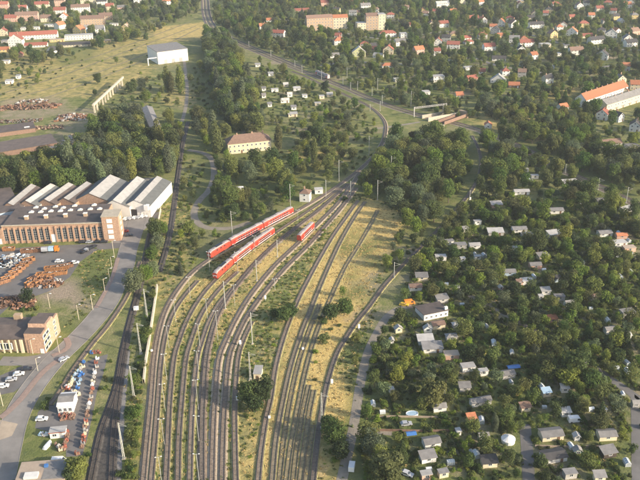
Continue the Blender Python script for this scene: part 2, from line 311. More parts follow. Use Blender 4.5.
# ---------------------------------------------------------------- roads, yards and paths
def sheet(name, poly, m, z=0.03, raw=False):
    pts = poly if raw else W(poly)
    bm = bmesh.new(); vs = [bm.verts.new((x, y, z)) for x, y in pts]; f = bm.faces.new(vs); f.normal_update()
    if f.normal.z < 0: f.normal_flip()
    bmesh.ops.triangulate(bm, faces=bm.faces[:])
    me = bpy.data.meshes.new(name); bm.to_mesh(me); bm.free(); me.materials.append(MATS[m]); mark_poly(OCC, pts)
    return tag(link(name, me), kind='structure')
def road(name, px, width, m, z=0.04, kerb=False, step=4.0, clear=0.6):
    L = smooth_line([G2(*p) for p in px], step); h = width / 2
    v, f = ribbon(L, [(-h, z), (-h * .4, z + .03), (h * .4, z + .03), (h, z)])
    o = tag(link(name, mesh(name, v, f, m)), kind='structure'); mark_line(OCC, L, h + clear)
    if kerb:
        for s in (-1, 1):
            v, f = ribbon(L, [(s * h, .0), (s * h, .14), (s * (h + .18), .14), (s * (h + .18), 0)] if s > 0 else [(s * (h + .18), 0), (s * (h + .18), .14), (s * h, .14), (s * h, 0)])
            link('kerb', mesh('kerb', v, f, 'kerb'), o)
    return o
road('road', [(146,178),(144,196),(140,212),(134,232),(128,250),(124,268),(116,286),(107,304),(93,322),(76,340),(57,358),(42,375),(27,396),(15,420),(7,450),(0,482)], 9.5, 'asphalt', 0.05, kerb=True)
road('side_road', [(0,361),(25,361),(47,357),(62,350)], 6.5, 'asphalt', 0.045)
road('sidewalk', [(66,356),(50,366),(36,380),(22,398),(8,412),(0,418)], 2.6, 'paving_red', 0.16)
road('sidewalk', [(118,258),(112,278),(103,296),(96,308)], 2.0, 'paving_red', 0.16)
road('sidewalk', [(66,338),(69,345),(64,351),(52,356)], 2.4, 'paving_red', 0.16)
sheet('factory_yard', [(-12,250),(30,247),(108,243),(124,243),(120,248),(97,250),(88,256),(80,262),(70,277),(50,291),(30,298),(12,304),(-12,326)], 'asphalt_dark')
sheet('courtyard', [(122,219),(162,211),(160,218),(150,225),(128,243),(110,243),(121,236)], 'asphalt', 0.034)
sheet('parking_area', [(-5,378),(24,365),(44,363),(32,378),(14,392),(-5,396)], 'asphalt_dark', 0.032)
sheet('market_yard', [(38,412),(56,396),(74,375),(84,363),(98,357),(108,354),(104,372),(97,392),(92,418),(87,440),(82,456),(66,457),(66,440),(50,432),(35,428)], 'asphalt_dark', 0.032)
sheet('pale_forecourt', [(-5,419),(18,424),(12,436),(-5,442)], 'pale_ground', 0.11)
road('dirt_road', [(341,484),(348,452),(353,430),(357,405),(361,380),(368,352),(377,333),(386,318),(398,309),(412,306)], 3.6, 'dirt_road')
road('dirt_path', [(352,434),(370,431),(392,433)], 3.0, 'dirt_road', 0.035)
road('dirt_path', [(188,150),(203,153),(212,160),(214,176),(209,190),(199,201),(194,213),(197,222),(208,228),(232,228),(250,222)], 4.2, 'dirt_road')
road('dirt_path', [(374,129),(388,127),(402,125),(420,122)], 3.0, 'dirt_road')
road('garden_path', [(525,424),(527,450),(529,482)], 4.0, 'asphalt_dark')
road('garden_path', [(637,395),(638,430),(639,484)], 4.5, 'asphalt_dark')
road('garden_path', [(582,360),(596,369),(612,380),(628,391),(642,402)], 3.6, 'asphalt_dark')
road('garden_path', [(478,303),(498,311),(518,322),(536,331)], 2.6, 'dirt_road')
road('garden_path', [(455,285),(468,294),(480,304)], 2.4, 'dirt_road')
road('street', [(318,66),(352,62),(420,64),(470,58),(500,66),(560,74),(610,66),(650,62)], 5.0, 'asphalt')
road('street', [(470,33),(520,33),(560,43),(600,49),(650,50)], 5.0, 'asphalt')
road('street', [(250,16),(300,22),(350,34),(400,40),(430,33),(480,30)], 5.0, 'asphalt')
for q in ([(-6,96),(60,76),(130,50),(196,26)],[(-6,104),(70,82),(140,56),(200,28)],[(40,100),(100,78),(150,58)],[(-6,88),(60,68),(120,48),(190,22)]): road('old_trackbed', q, 2.2, 'ballast_lost', 0.02, clear=-1)
sheet('cinder_bed', [(124,352),(128,352),(122,400),(117,440),(116,486),(86,486),(96,440),(109,405),(118,370)], 'ballast_dark', 0.012)
road('lane', [(480,133),(505,140),(528,148)], 3.5, 'dirt_road', 0.035)
road('lane', [(184,60),(187,85),(186,105),(182,122)], 3.0, 'dirt_road', 0.035)

# ---------------------------------------------------------------- railway tracks: each one bed, two rails and its sleepers
TRACKS = {}
def track(key, px, mats=('ballast_pale', 'ballast_rust'), sleepers=True, wide=1.8, off=0.0, top=0.30, gap=1.0, rails=True):
    wd = mats[0] == 'ballast_weedy'
    if wd: wide = min(wide, 1.45)
    L = smooth_line([G2(*p) for p in px], 4.0)
    if off: Ns = normals(L); L = [p + n * off for p, n in zip(L, Ns)]
    e = empty('railway_track', (L[0].x, L[0].y, 0)); tag(e, kind='structure'); o0 = Vector((L[0].x, L[0].y, 0))
    Lr = [p - o0 for p in L]
    v, f = ribbon(Lr, [(-wide, .01), (-gap - .2, top), (-gap, top), (gap, top), (gap + .2, top), (wide, .01)])
    mi = [[0, 0, 1, 0, 0][i % 5] for i in range(len(f))]
    link('ballast_bed', mesh('ballast_bed', v, f, list(mats), mi), e)
    if rails:
        for s in (-.75, .75):
            v, f = ribbon(Lr, [(s - .05, top + .05), (s - .05, top + .22), (s + .05, top + .22), (s + .05, top + .05)])
            link('rail', mesh('rail', v, f, 'rail_steel'), e)
    if sleepers:
        L2 = smooth_line([(p.x, p.y) for p in Lr], 0.66); mb = MB()
        for p, n in zip(L2, normals(L2)): mb.box((2.2, .28, .12), (p.x, p.y, top - (.09 if wd else .03)), 0, math.atan2(n.y, n.x))
        tag(mb.build('sleepers', ['sleeper_wood' if mats[0] != 'ballast_dark' else 'sleeper_dark'], e), kind='stuff')
    mark_line(OCC, L, wide + 0.1); TRACKS[key] = L
    if wd: mark_line(WEED, L, wide + .3)
    return L
pale = ('ballast_pale', 'ballast_rust'); weedy = ('ballast_weedy', 'ballast_rust'); darkb = ('ballast_dark', 'ballast_dark'); gone = ('ballast_weedy', 'ballast_lost')
JUNC = [(386,127),(384,139),(377,152),(366,164),(353,175)]
UP = [(143,484),(147,440),(151,400),(154,362),(159,332),(166,310),(177,291),(192,273),(209,260),(232,246),(262,230),(294,213),(318,199),(338,186)] + JUNC[::-1]
track('upper', UP, pale)
track('upper2', [(151,484),(155,440),(158,402),(161,364),(166,334),(173,314),(184,297),(198,281)], weedy)
track('lower', [(166,484),(168,440),(170,400),(174,360),(179,342),(187,321),(199,300),(215,281),(240,259),(273,235),(300,217),(322,202),(340,188)], weedy)
track('yard2', [(178,484),(179,440),(182,400),(186,360),(191,342),(199,320),(209,303),(222,287),(238,272)], weedy)
track('yard3', [(190,484),(191,440),(193,400),(197,360),(202,342),(209,322),(219,304),(232,289)], weedy)
track('dark4', [(202,484),(202,440),(203,400),(206,360),(210,340),(217,317),(229,296),(244,277),(258,261),(277,243),(297,227),(318,211),(334,197),(348,184)], ('ballast_rust', 'ballast_dark'))
track('main5', [(212,484),(213,440),(215,400),(219,360),(226,341),(237,318),(252,294),(275,266),(299,243),(318,224),(336,206),(350,188),(360,172)], pale)
track('main6', [(222,484),(223,440),(225,400),(229,360),(235,342),(246,319),(262,296),(284,270),(307,247),(326,226),(343,206),(356,188)], ('ballast_pale', 'ballast_rust'))
track('spur7', [(236,484),(235,440),(235,400),(238,360),(243,342),(252,322)], weedy)
track('field8', [(258,484),(261,452),(266,420),(271,398),(276,366),(285,334),(297,303),(310,277),(322,255),(334,235),(346,218),(358,201)], ('ballast_weedy', 'ballast_rust'))
track('field9', [(272,484),(276,440),(283,402),(291,366),(302,332),(314,302),(327,271),(340,243),(353,220),(365,202)], gone, sleepers=True)
track('field10', [(286,484),(291,445),(298,408),(306,370),(316,335),(330,300),(345,268),(359,245),(370,226),(378,210)], gone, sleepers=False, wide=1.5, top=.12)
track('field12', [(300,484),(304,450),(309,415),(314,390)], gone, sleepers=False, wide=1.5, top=.12)
track('field13', [(279,484),(284,440),(290,402),(298,366),(309,332),(320,304)], gone, sleepers=False, wide=1.4, top=.1)
track('field14', [(293,484),(297,448),(303,412),(309,385)], gone, sleepers=False, wide=1.4, top=.1)
track('field15', [(306,484),(309,455),(313,425)], gone, sleepers=False, wide=1.4, top=.1)
track('right11', [(313,484),(316,452),(320,422),(327,385),(336,356),(345,340),(357,322),(370,306),(382,289),(394,275),(406,262),(418,250),(430,238),(443,225),(458,208),(470,193),(478,178),(481,162),(478,148),(472,136)], ('ballast_weedy', 'ballast_dark'))
MAIN = [(203,-14),(205,0),(206,12),(210,24),(220,34),(240,43.5),(260,52),(280,60.5),(300,69),(320,76.5),(340,84.5),(360,93),(382,102),(405,110),(430,117),(458,123),(490,133),(528,149),(566,170),(604,187),(644,206)]
track('line1', MAIN, pale, sleepers=False); track('line2', MAIN, pale, sleepers=False, off=4.6, wide=2.1); track('line3', MAIN[:9], ('ballast_pale', 'ballast_dark'), sleepers=False, off=-4.6, wide=2.1)
track('branch', [(292,71.5),(304,76),(318,82.5),(335,90),(352,98),(366,104.5),(376,111.5),(383,119)] + JUNC[:3], pale, sleepers=False)
track('left', [(188,122),(183,142),(180,160),(177,182),(174,206),(170,232),(165,252),(159,272)], darkb, sleepers=False)
track('low1', [(153,224),(149,242),(144,266),(138,292),(131,318),(126,338),(122,357),(117,385),(110,407),(100,435),(90,484)], darkb, wide=1.9)
track('low2', [(126,338),(123,360),(119,386),(116,410),(113,440),(111,484)], darkb, wide=1.9, top=0.26)
track('works', [(140,262),(134,280),(125,300),(107,327),(95,341),(82,358),(70,375),(60,392),(50,405)], ('ballast_weedy', 'ballast_rust'))
road('gravel_strip', [(128,350),(126,375),(123,405),(121,440),(118,484)], 1.8, 'asphalt', 0.035)

# ---------------------------------------------------------------- houses and sheds
def window_me(m='white_paint'):
    mb = MB(); mb.box((1, .10, .09), (0, 0, 0)); mb.box((1, .10, .09), (0, 0, .91)); mb.box((.09, .10, .82), (-.455, 0, .09)); mb.box((.09, .10, .82), (.455, 0, .09)); mb.box((.05, .10, .82), (0, 0, .09)); mb.box((.9, .04, .82), (0, .01, .09), 1)
    return mb.me('window', [m, 'glass'])
WIN = window_me(); WINB = window_me('brown_wood')
def window(parent, x, y, z, ww, hh, rz=0.0, me=None): return link('window', me or WIN, parent, (x, y, z), (0, 0, rz), (ww, 1, hh))
HOUSES = []
WNAME = {'white_plaster': 'white', 'cream_plaster': 'cream', 'yellow_plaster': 'yellow', 'tan_brick': 'tan brick', 'pink_plaster': 'pink', 'red_brick': 'red brick', 'blue_plaster': 'pale blue', 'grey_plaster': 'grey', 'green_plaster': 'pale green', 'brown_wood': 'brown wooden', 'teal_wood': 'teal', 'dark_wood': 'dark wooden'}
RNAME = {'orange_tile': 'orange', 'red_tile': 'red', 'brown_tile': 'brown', 'dark_roof': 'dark', 'grey_roof': 'grey', 'light_metal': 'light', 'tan_roof': 'tan', 'felt_dark': 'dark', 'white_paint': 'white', 'pale_blue': 'pale blue', 'blue_paint': 'blue'}
def roof_mesh(kind, w_, d, h, rh, m, ov=.4, th=.18):
    mb = MB()
    if kind == 'flat': mb.box((w_ + ov, d + ov, th + .1), (0, 0, h))
    elif kind == 'lean':                                       # single slope, high at the back
        for (a, b) in (((-d / 2 - ov, h - .05), (d / 2 + ov, h + rh)),): mb.prism([(a[0], a[1]), (b[0], b[1]), (b[0], b[1] + th), (a[0], a[1] + th)], -w_ / 2 - ov, w_ / 2 + ov, 0, 'X')
    elif kind in ('eave', 'gable'):                            # ridge along x / ridge along y
        a, l = (d, w_) if kind == 'eave' else (w_, d); e = a / 2 + ov; dz = rh * ov / (a / 2)
        for s in (-1, 1):
            pr = [(s * e, h - dz), (0, h + rh), (0, h + rh + th), (s * e, h - dz + th)]
            mb.prism(pr if s > 0 else pr[::-1], -l / 2 - ov * .6, l / 2 + ov * .6, 0, 'X' if kind == 'eave' else 'Y')
    elif kind == 'hip':
        x, y = w_ / 2 + ov, d / 2 + ov; k = max(0.0, x - y) if x > y else 0.0; q = max(0.0, y - x)
        n = [(-x, -y, h - .1), (x, -y, h - .1), (x, y, h - .1), (-x, y, h - .1)]; t = [(-k, -q, h + rh), (k, q, h + rh)]
        mb.poly([n[0], n[1], n[2], n[3]][::-1])
        if k: mb.poly([n[0], n[1], t[1], t[0]]); mb.poly([n[2], n[3], t[0], t[1]]); mb.poly([n[1], n[2], t[1]]); mb.poly([n[3], n[0], t[0]])
        else: mb.poly([n[0], n[1], t[0]]); mb.poly([n[1], n[2], t[1], t[0]]); mb.poly([n[2], n[3], t[1]]); mb.poly([n[3], n[0], t[0], t[1]])
    return mb.me('roof', [m])
def wall_mesh(kind, w_, d, h, rh, m, base='grey_plaster'):
    mb = MB()
    if kind == 'eave': mb.prism([(-d / 2, 0), (d / 2, 0), (d / 2, h), (0, h + rh - .03), (-d / 2, h)], -w_ / 2, w_ / 2, 0, 'X')
    elif kind == 'gable': mb.prism([(-w_ / 2, 0), (w_ / 2, 0), (w_ / 2, h), (0, h + rh - .03), (-w_ / 2, h)], -d / 2, d / 2, 0, 'Y')
    elif kind == 'lean': mb.prism([(-d / 2, 0), (d / 2, 0), (d / 2, h + rh - .1), (-d / 2, h - .1)], -w_ / 2, w_ / 2, 0, 'X')
    else: mb.box((w_, d, h), (0, 0, 0))
    return mb.me('wall', [m])
def house(x, y, wpx, kind, wm, rm, rot=8, h=None, rh=None, d=None, storeys=1, area='', name='house', cat='house', label=None, wm_m=None, chimney=True, group=None, win=True, front_clear=7.0, doorside=1):
    b = G(x, y); s = pxm(b); w_ = wm_m or wpx / s; d = d or max(3.0, min(w_ * .75, 9.0)); h = h or 2.75 * storeys
    if rh is None: rh = {'flat': 0, 'lean': min(.8, d * .18), 'eave': d * .36, 'gable': w_ * .38, 'hip': min(w_, d) * .34}[kind]
    r = R(rot); n = Vector((-math.sin(r), math.cos(r), 0)); c = b + n * (d / 2)
    e = empty(name, c, r); tag(e, label, cat, group)
    link('wall', wall_mesh(kind, w_, d, h, rh, wm), e); ro = link('roof', roof_mesh(kind, w_, d, h, rh, rm), e)
    if chimney and kind in ('eave', 'gable', 'hip') and storeys > 1:
        box('chimney', (.7, .7, rh * .5 + .9), (random.uniform(-.25, .25) * w_ if kind != 'gable' else .15 * w_, (.0 if kind != 'gable' else .2 * d), h + rh * .75), 'red_brick', ro)
    if win:
        nw = max(1, int(w_ / 3.2)); stp = w_ / nw
        for k in range(storeys):
            for i in range(nw):
                xx = -w_ / 2 + stp * (i + .5)
                if k == 0 and i == (nw - 1 if doorside > 0 else 0) and nw > 1: box('door', (1.0, .08, 2.0), (xx, -d / 2 - .02, .02), 'brown_wood' if wm != 'brown_wood' else 'white_paint', e)
                else: window(e, xx, -d / 2 - .03, .95 + 2.75 * k, min(1.3, stp * .55), 1.2)
        nd = max(1, int(d / 3.6)); sp = d / nd
        for k in range(storeys):
            for i in range(nd): window(e, w_ / 2 + .03, -d / 2 + sp * (i + .5), .95 + 2.75 * k, min(1.2, sp * .5), 1.2, R(90))
        if kind == 'gable' and storeys > 1: window(e, 0, -d / 2 - .03, h + rh * .25, 1.2, 1.2)
    q = [c + Matrix.Rotation(r, 3, 'Z') @ Vector((a, bb, 0)) for a, bb in ((-w_ / 2 - 1, -d / 2 - 1.5), (w_ / 2 + 1, -d / 2 - 1.5), (w_ / 2 + 1, d / 2 + 1), (-w_ / 2 - 1, d / 2 + 1))]
    mark_poly(OCC, [(v.x, v.y) for v in q])
    if front_clear:
        v = -Vector((c.x, c.y, 0)).normalized() * front_clear * (1.0 + b.length / 900.0); su = Vector((SUN_DIR.x, SUN_DIR.y, 0)) * 5
        mark_poly(LOW, [(z.x, z.y) for z in (q[0] + v, q[1] + v, q[1] + v * .3 + su, q[2], q[3])])
    HOUSES.append((e, x, y, wm, rm, kind, area, cat))
    return e
AR = ('area',)
# the housing estate beyond the main line: x, base row, width in photo pixels, roof form, wall, roof, turn, storeys
H_ = [(484,24,9,'gable','white_plaster','orange_tile',25,2),(500,26.5,11,'gable','white_plaster','orange_tile',-18,2),(515,27.5,11,'gable','white_plaster','brown_tile',20,2),(537,28.5,18,'eave','white_plaster','dark_roof',14,2),
 (554,38,10,'gable','yellow_plaster','brown_tile',18,2),(571,36,13,'gable','white_plaster','orange_tile',-20,2),(587,38,15,'eave','cream_plaster','red_tile',6,1),(584,27.5,12,'hip','yellow_plaster','red_tile',4,2),(527,47,18,'eave','white_plaster','red_tile',14,2),(546,49,12,'flat','cream_plaster','light_metal',10,2),
 (502,37.5,10,'eave','pink_plaster','orange_tile',8,1),(514,43,12,'eave','white_plaster','grey_roof',-10,2),(490,51,14,'eave','white_plaster','red_tile',8,2),(499,61,16,'eave','white_plaster','dark_roof',-8,1),(577,55,17,'eave','white_plaster','brown_tile',6,2),(601,60,14,'gable','white_plaster','dark_roof',-24,2),
 (598,44,20,'eave','white_plaster','dark_roof',15,2),(611,38,13,'gable','white_plaster','grey_roof',-14,2),(632,47,15,'eave','white_plaster','dark_roof',18,2),(636,35,11,'eave','pink_plaster','brown_tile',20,2),(622,23,7,'gable','white_plaster','light_metal',10,1),(498,83,18,'gable','white_plaster','light_metal',-16,1),
 (514,88,13,'eave','brown_wood','orange_tile',-10,1),(482,74,8,'eave','white_plaster','red_tile',-8,1),(524,67,6,'gable','blue_plaster','light_metal',15,1),(551,69,8,'flat','blue_plaster','light_metal',8,1),(568,48,9,'flat','white_plaster','grey_roof',8,1),(559,56,7,'flat','white_plaster','light_metal',5,1),(565,110,11,'eave','white_plaster','orange_tile',24,1),
 (601,120,13,'gable','white_plaster','red_tile',-30,2),(621,122,10,'gable','white_plaster','dark_roof',30,2),(634,132,12,'gable','white_plaster','dark_roof',-24,2),(612,147,26,'eave','white_plaster','brown_tile',14,1),(634,150,14,'flat','white_plaster','grey_roof',6,1),(636,90,14,'eave','cream_plaster','orange_tile',-12,2),
 (388,37.5,20,'hip','white_plaster','red_tile',6,2),(404,38,8,'flat','white_plaster','light_metal',6,2),(339,45,11,'hip','white_plaster','orange_tile',8,2),(359,57,16,'gable','green_plaster','light_metal',-4,2),(420,54,12,'eave','pink_plaster','orange_tile',24,2),(401,46,13,'eave','white_plaster','grey_roof',16,2),
 (453,49,15,'eave','white_plaster','red_tile',-12,2),(444,27.5,12,'eave','white_plaster','red_tile',10,2),(432,27.5,6,'gable','cream_plaster','brown_tile',8,2),(443,7,16,'eave','white_plaster','light_metal',10,2),(474,22,12,'eave','pink_plaster','red_tile',5,2),(389,68,16,'hip','white_plaster','orange_tile',6,1),(439,82,14,'flat','white_plaster','light_metal',10,2),
 (472,70,17,'flat','white_plaster','light_metal',8,1),(473,81,13,'eave','pink_plaster','red_tile',20,1),(460,98,9,'eave','cream_plaster','orange_tile',5,1),(400,82,12,'flat','white_plaster','light_metal',10,1),(377,58,11,'eave','white_plaster','light_metal',-25,1),(335,58,11,'eave','white_plaster','grey_roof',6,1),(427,95,8,'flat','white_plaster','light_metal',8,1),
 (264,30,10,'eave','white_plaster','orange_tile',10,2),(277,37,17,'eave','white_plaster','red_tile',-20,2),(302,12,18,'eave','pink_plaster','red_tile',8,1),(270,22,9,'eave','white_plaster','orange_tile',10,1),(556,8,8,'eave','white_plaster','red_tile',8,2),(580,9,8,'gable','white_plaster','brown_tile',8,2),(600,12,9,'eave','cream_plaster','red_tile',8,2),(628,8,9,'eave','white_plaster','orange_tile',8,2),(520,8,8,'gable','white_plaster','red_tile',8,2),(366,9,12,'eave','white_plaster','grey_roof',8,2),(357,14,7,'eave','cream_plaster','brown_tile',8,1),(325,6,10,'eave','pink_plaster','red_tile',8,2),(563,27,9,'gable','white_plaster','brown_tile',-15,1),(468,40,9,'eave','white_plaster','red_tile',12,1)]
for (x, y, wp, k, wm, rm, rot, st) in H_:
    s = pxm(G(x, y)); house(x, y, wp, k, wm, rm, rot + random.uniform(-4, 4), storeys=st, wm_m=min(wp / s * .84, 22), d=8.0 if st > 1 else 6.5, h=2.5 * st, area='beyond the main line', front_clear=11)
rh_ = random.Random(21); ne = 0
while ne < 60:                                                  # the many further houses of the estate
    x, y = rh_.uniform(330, 636), 4 + 92 * rh_.random() ** 1.25
    if x < 470 and y > 60 or x < 560 and y > 84: continue
    g = G(x, y); c = g + Vector((0, 5, 0))
    if any(looked(OCC, c.x + a, c.y + b) for a in (-9, 0, 9) for b in (-7, 0, 8)): continue
    st = rh_.choice((1, 2, 2)); house(x, y, 1, rh_.choice(('eave', 'gable', 'eave', 'hip')), rh_.choice(('white_plaster', 'white_plaster', 'cream_plaster', 'yellow_plaster', 'grey_plaster')), rh_.choice(('red_tile', 'orange_tile', 'brown_tile', 'dark_roof', 'grey_roof', 'red_tile')), rh_.uniform(-25, 25), storeys=st, wm_m=rh_.uniform(7, 11), d=7.0, h=2.5 * st, area='beyond the main line', front_clear=9); ne += 1
for (x, y, wp, k, wm, rm, rot, st) in [(81,13,18,'eave','white_plaster','brown_tile',12,3),(27,21,22,'eave','pink_plaster','brown_tile',6,3),(11,22,12,'eave','pink_plaster','red_tile',6,2),(93,25,24,'eave','tan_brick','brown_tile',8,3),(34,39.5,46,'eave','white_plaster','red_tile',10,2),(16,47,14,'gable','white_plaster','red_tile',4,3),(63,29,9,'eave','white_plaster','orange_tile',58,2),(77,34,10,'gable','yellow_plaster','orange_tile',-25,2),(84,32,5,'gable','blue_plaster','grey_roof',-20,2),
  (79,40,27,'flat','white_plaster','light_metal',10,2),(57,42,14,'flat','yellow_plaster','tan_roof',8,1),(74,47,32,'eave','cream_plaster','dark_roof',8,1),(4,52,10,'eave','yellow_plaster','orange_tile',5,1),(36,47.5,22,'eave','white_plaster','red_tile',8,1),(50,53,9,'gable','white_plaster','dark_roof',-28,1),(125,31.5,7,'gable','yellow_plaster','tan_roof',-8,2),(106,43,9,'flat','yellow_plaster','tan_roof',8,1),(5,64,8,'flat','white_plaster','light_metal',5,1),(9,84,7,'flat','white_plaster','light_metal',8,1),(18,79,4,'flat','white_plaster','light_metal',8,1),(4,10,9,'eave','pink_plaster','red_tile',8,3),(42,8,14,'eave','cream_plaster','red_tile',8,2),(20,57,5,'gable','pink_plaster','red_tile',8,1),(170,4.5,14,'eave','white_plaster','orange_tile',8,2),(102,5,10,'eave','white_plaster','dark_roof',8,2),(122,9,9,'eave','pink_plaster','grey_roof',8,1),(140,3,12,'eave','white_plaster','red_tile',8,2),(30,30,18,'flat','white_plaster','light_metal',8,1),(50,27,14,'flat','white_plaster','light_metal',8,1),(46,22,10,'eave','cream_plaster','brown_tile',8,2),(60,14,12,'eave','white_plaster','red_tile',8,2),(64,21,9,'gable','white_plaster','orange_tile',10,2),(106,20,13,'eave','tan_brick','brown_tile',10,2),(100,33,9,'eave','white_plaster','grey_roof',8,2),(22,12,10,'eave','white_plaster','red_tile',8,2),(3,36,8,'gable','cream_plaster','red_tile',8,2),(110,10,8,'eave','cream_plaster','red_tile',8,2),(6,43,9,'flat','grey_plaster','grey_roof',8,1),(88,5,14,'eave','cream_plaster','brown_tile',8,3),(60,6,10,'eave','pink_plaster','brown_tile',8,3),(114,26,8,'flat','white_plaster','light_metal',8,1)]:
    house(x, y, wp, k, wm, rm, rot, storeys=st, d=10 if st > 1 else 7, area='in the upper left village', front_clear=16)
# garden sheds
S_ = [(571,186,16,'lean','grey_plaster','light_metal'),(522,195,17,'eave','white_plaster','light_metal'),(554,214,22,'eave','white_plaster','grey_roof'),(497,208,12,'lean','pink_plaster','light_metal'),(603,204,16,'eave','grey_plaster','grey_roof'),(630,212,18,'flat','white_plaster','light_metal'),(520,233,16,'eave','white_plaster','grey_roof'),(496,236,17,'lean','grey_plaster','light_metal'),(556,238,15,'lean','cream_plaster','light_metal'),(606,237,15,'eave','white_plaster','grey_roof'),(535,179,8,'flat','white_plaster','light_metal'),(526,172,6,'flat','white_plaster','light_metal'),(622,239,12,'eave','pink_plaster','orange_tile'),(529,239,14,'flat','grey_plaster','grey_roof'),
 (544,260,12,'lean','cream_plaster','grey_roof'),(582,266,6,'gable','white_plaster','light_metal'),(621,247,15,'flat','white_plaster','light_metal'),(630,252,13,'flat','pink_plaster','tan_roof'),(536,269,13,'eave','pink_plaster','grey_roof'),(510,276,13,'eave','blue_plaster','grey_roof'),(528,285,13,'flat','white_plaster','light_metal'),(520,286,6,'lean','pink_plaster','brown_tile'),(559,282,14,'eave','blue_plaster','dark_roof'),(546,295,10,'lean','white_plaster','light_metal'),(560,301,11,'flat','grey_plaster','grey_roof'),(570,307,10,'eave','white_plaster','grey_roof'),(594,300,7,'eave','white_plaster','brown_tile'),(553,323,10,'lean','pink_plaster','orange_tile'),(611,334,12,'eave','white_plaster','grey_roof'),(625,340,15,'eave','white_plaster','light_metal'),(629,317,15,'flat','grey_plaster','grey_roof'),(516,251,7,'flat','white_plaster','light_metal'),(501,291,4,'gable','pink_plaster','light_metal'),
 (416,291,14,'eave','white_plaster','brown_tile'),(422,281,13,'lean','cream_plaster','grey_roof'),(441,261,12,'flat','white_plaster','light_metal'),(475,249,12,'eave','white_plaster','light_metal'),(461,249,13,'flat','grey_plaster','grey_roof'),(450,245,9,'flat','white_plaster','grey_roof'),(439,329,15,'eave','cream_plaster','brown_tile'),(452,341,12,'hip','grey_plaster','grey_roof'),(443,303,13,'lean','grey_plaster','grey_roof'),(456,328,6,'hip','grey_plaster','light_metal'),(399,333,8,'gable','cream_plaster','light_metal'),(392,344,4,'gable','white_plaster','light_metal'),
 (426,345,17,'lean','white_plaster','light_metal'),(428,333,9,'gable','white_plaster','light_metal'),(433,353,22,'lean','white_plaster','grey_roof'),(452,360,16,'flat','pink_plaster','tan_roof'),(469,372,15,'flat','white_plaster','light_metal'),(433,448,19,'eave','white_plaster','grey_roof'),(429,463,17,'lean','white_plaster','grey_roof'),(440,412,15,'eave','white_plaster','grey_roof'),(392,394,5,'flat','white_plaster','light_metal'),(477,407,13,'eave','white_plaster','grey_roof'),(465,392,12,'lean','grey_plaster','grey_roof'),(472,423,9,'lean','pink_plaster','orange_tile'),(444,478,11,'flat','cream_plaster','grey_roof'),(427,480,12,'flat','pink_plaster','light_metal'),(459,436,5,'flat','white_plaster','light_metal'),
 (553,441,25,'eave','cream_plaster','grey_roof'),(608,441,20,'eave','cream_plaster','grey_roof'),(556,463,27,'eave','white_plaster','dark_roof'),(566,417,10,'lean','white_plaster','light_metal'),(526,412,11,'lean','cream_plaster','brown_tile'),(486,405,13,'eave','grey_plaster','grey_roof'),(484,441,11,'eave','white_plaster','grey_roof'),(490,468,17,'lean','cream_plaster','dark_roof'),(509,379,15,'eave','grey_plaster','grey_roof'),(547,397,9,'lean','cream_plaster','pale_blue'),(565,393,8,'lean','white_plaster','light_metal'),(578,456,8,'gable','teal_wood','grey_roof'),(577,441,6,'gable','white_plaster','light_metal'),(610,458,16,'lean','dark_wood','grey_roof'),(484,376,10,'flat','white_plaster','light_metal'),(636,408,8,'eave','grey_plaster','grey_roof'),
 (478,225,8,'flat','white_plaster','light_metal'),(466,232,6,'lean','white_plaster','grey_roof'),(478,260,7,'flat','white_plaster','light_metal'),(463,262,5,'flat','white_plaster','light_metal'),(571,479,14,'flat','grey_plaster','grey_roof'),(600,482,12,'lean','cream_plaster','grey_roof'),(541,300,5,'flat','white_plaster','light_metal'),(605,414,3.5,'flat','white_plaster','light_metal')]
for (x, y, wp, k, wm, rm) in S_: house(x, y, wp * .88, k, wm, rm, 5 + random.uniform(-5, 9), h=2.05 if wp > 7 else 1.8, rh=None if k in ('flat', 'gable') else .75, d=max(2.0, min(wp / pxm(G(x, y)) * .55, 4.4)), area='in the allotment gardens', name='garden_shed', cat='shed', front_clear=3.0)
for (x, y, wp) in [(258,67,5),(264,91,4),(275,92,7),(264,98,4),(297,91,7),(290,97,5),(285,103,9),(294,110,5),(293,117,9),(286,87,5),(271,76,5),(270,107,4),(318,106,6),(305,98,5),(330,97,6),(322,99,5)]:
    house(x, y, wp, random.choice(['flat', 'eave', 'lean']), random.choice(['white_plaster', 'white_plaster', 'cream_plaster']), random.choice(['light_metal', 'grey_roof', 'light_metal']), 8, h=2.4, d=4, area='below the main line', name='garden_shed', cat='shed', front_clear=9, win=True)
from collections import defaultdict
grp = defaultdict(list)
for h in HOUSES: grp[(WNAME[h[3]], RNAME[h[4]], h[6], h[7])].append(h)
for (wn, rn, ar, ct), hs in grp.items():
    hs.sort(key=lambda h: h[1])
    for i, h in enumerate(hs):
        t = {'flat': 'flat', 'lean': 'sloping', 'eave': 'pitched', 'gable': 'gabled', 'hip': 'hipped'}[h[5]]
        if len(hs) == 1: lb = 'the only %s %s with a %s %s roof %s' % (wn, ct, rn, t, ar)
        else: lb = '%s %s with %s roof, %s from left of these %s' % (wn, ct, rn, ordinal(i), ar)
        tag(h[0], lb, ct, ('houses ' if ct == 'house' else 'garden sheds ') + ar)
# ---------------------------------------------------------------- named buildings
def frame(px_a, px_b):                                          # a wall's foot from two photo points: origin, turn, length
    a, b = G(*px_a), G(*px_b); d = b - a
    return a, math.atan2(d.y, d.x), d.length
def occ_rect(o, rz, x0, x1, y0, y1, A=OCC):
    M = Matrix.Rotation(rz, 3, 'Z'); mark_poly(A, [tuple((o + M @ Vector((x, y, 0)))[:2]) for x, y in ((x0, y0), (x1, y0), (x1, y1), (x0, y1))])
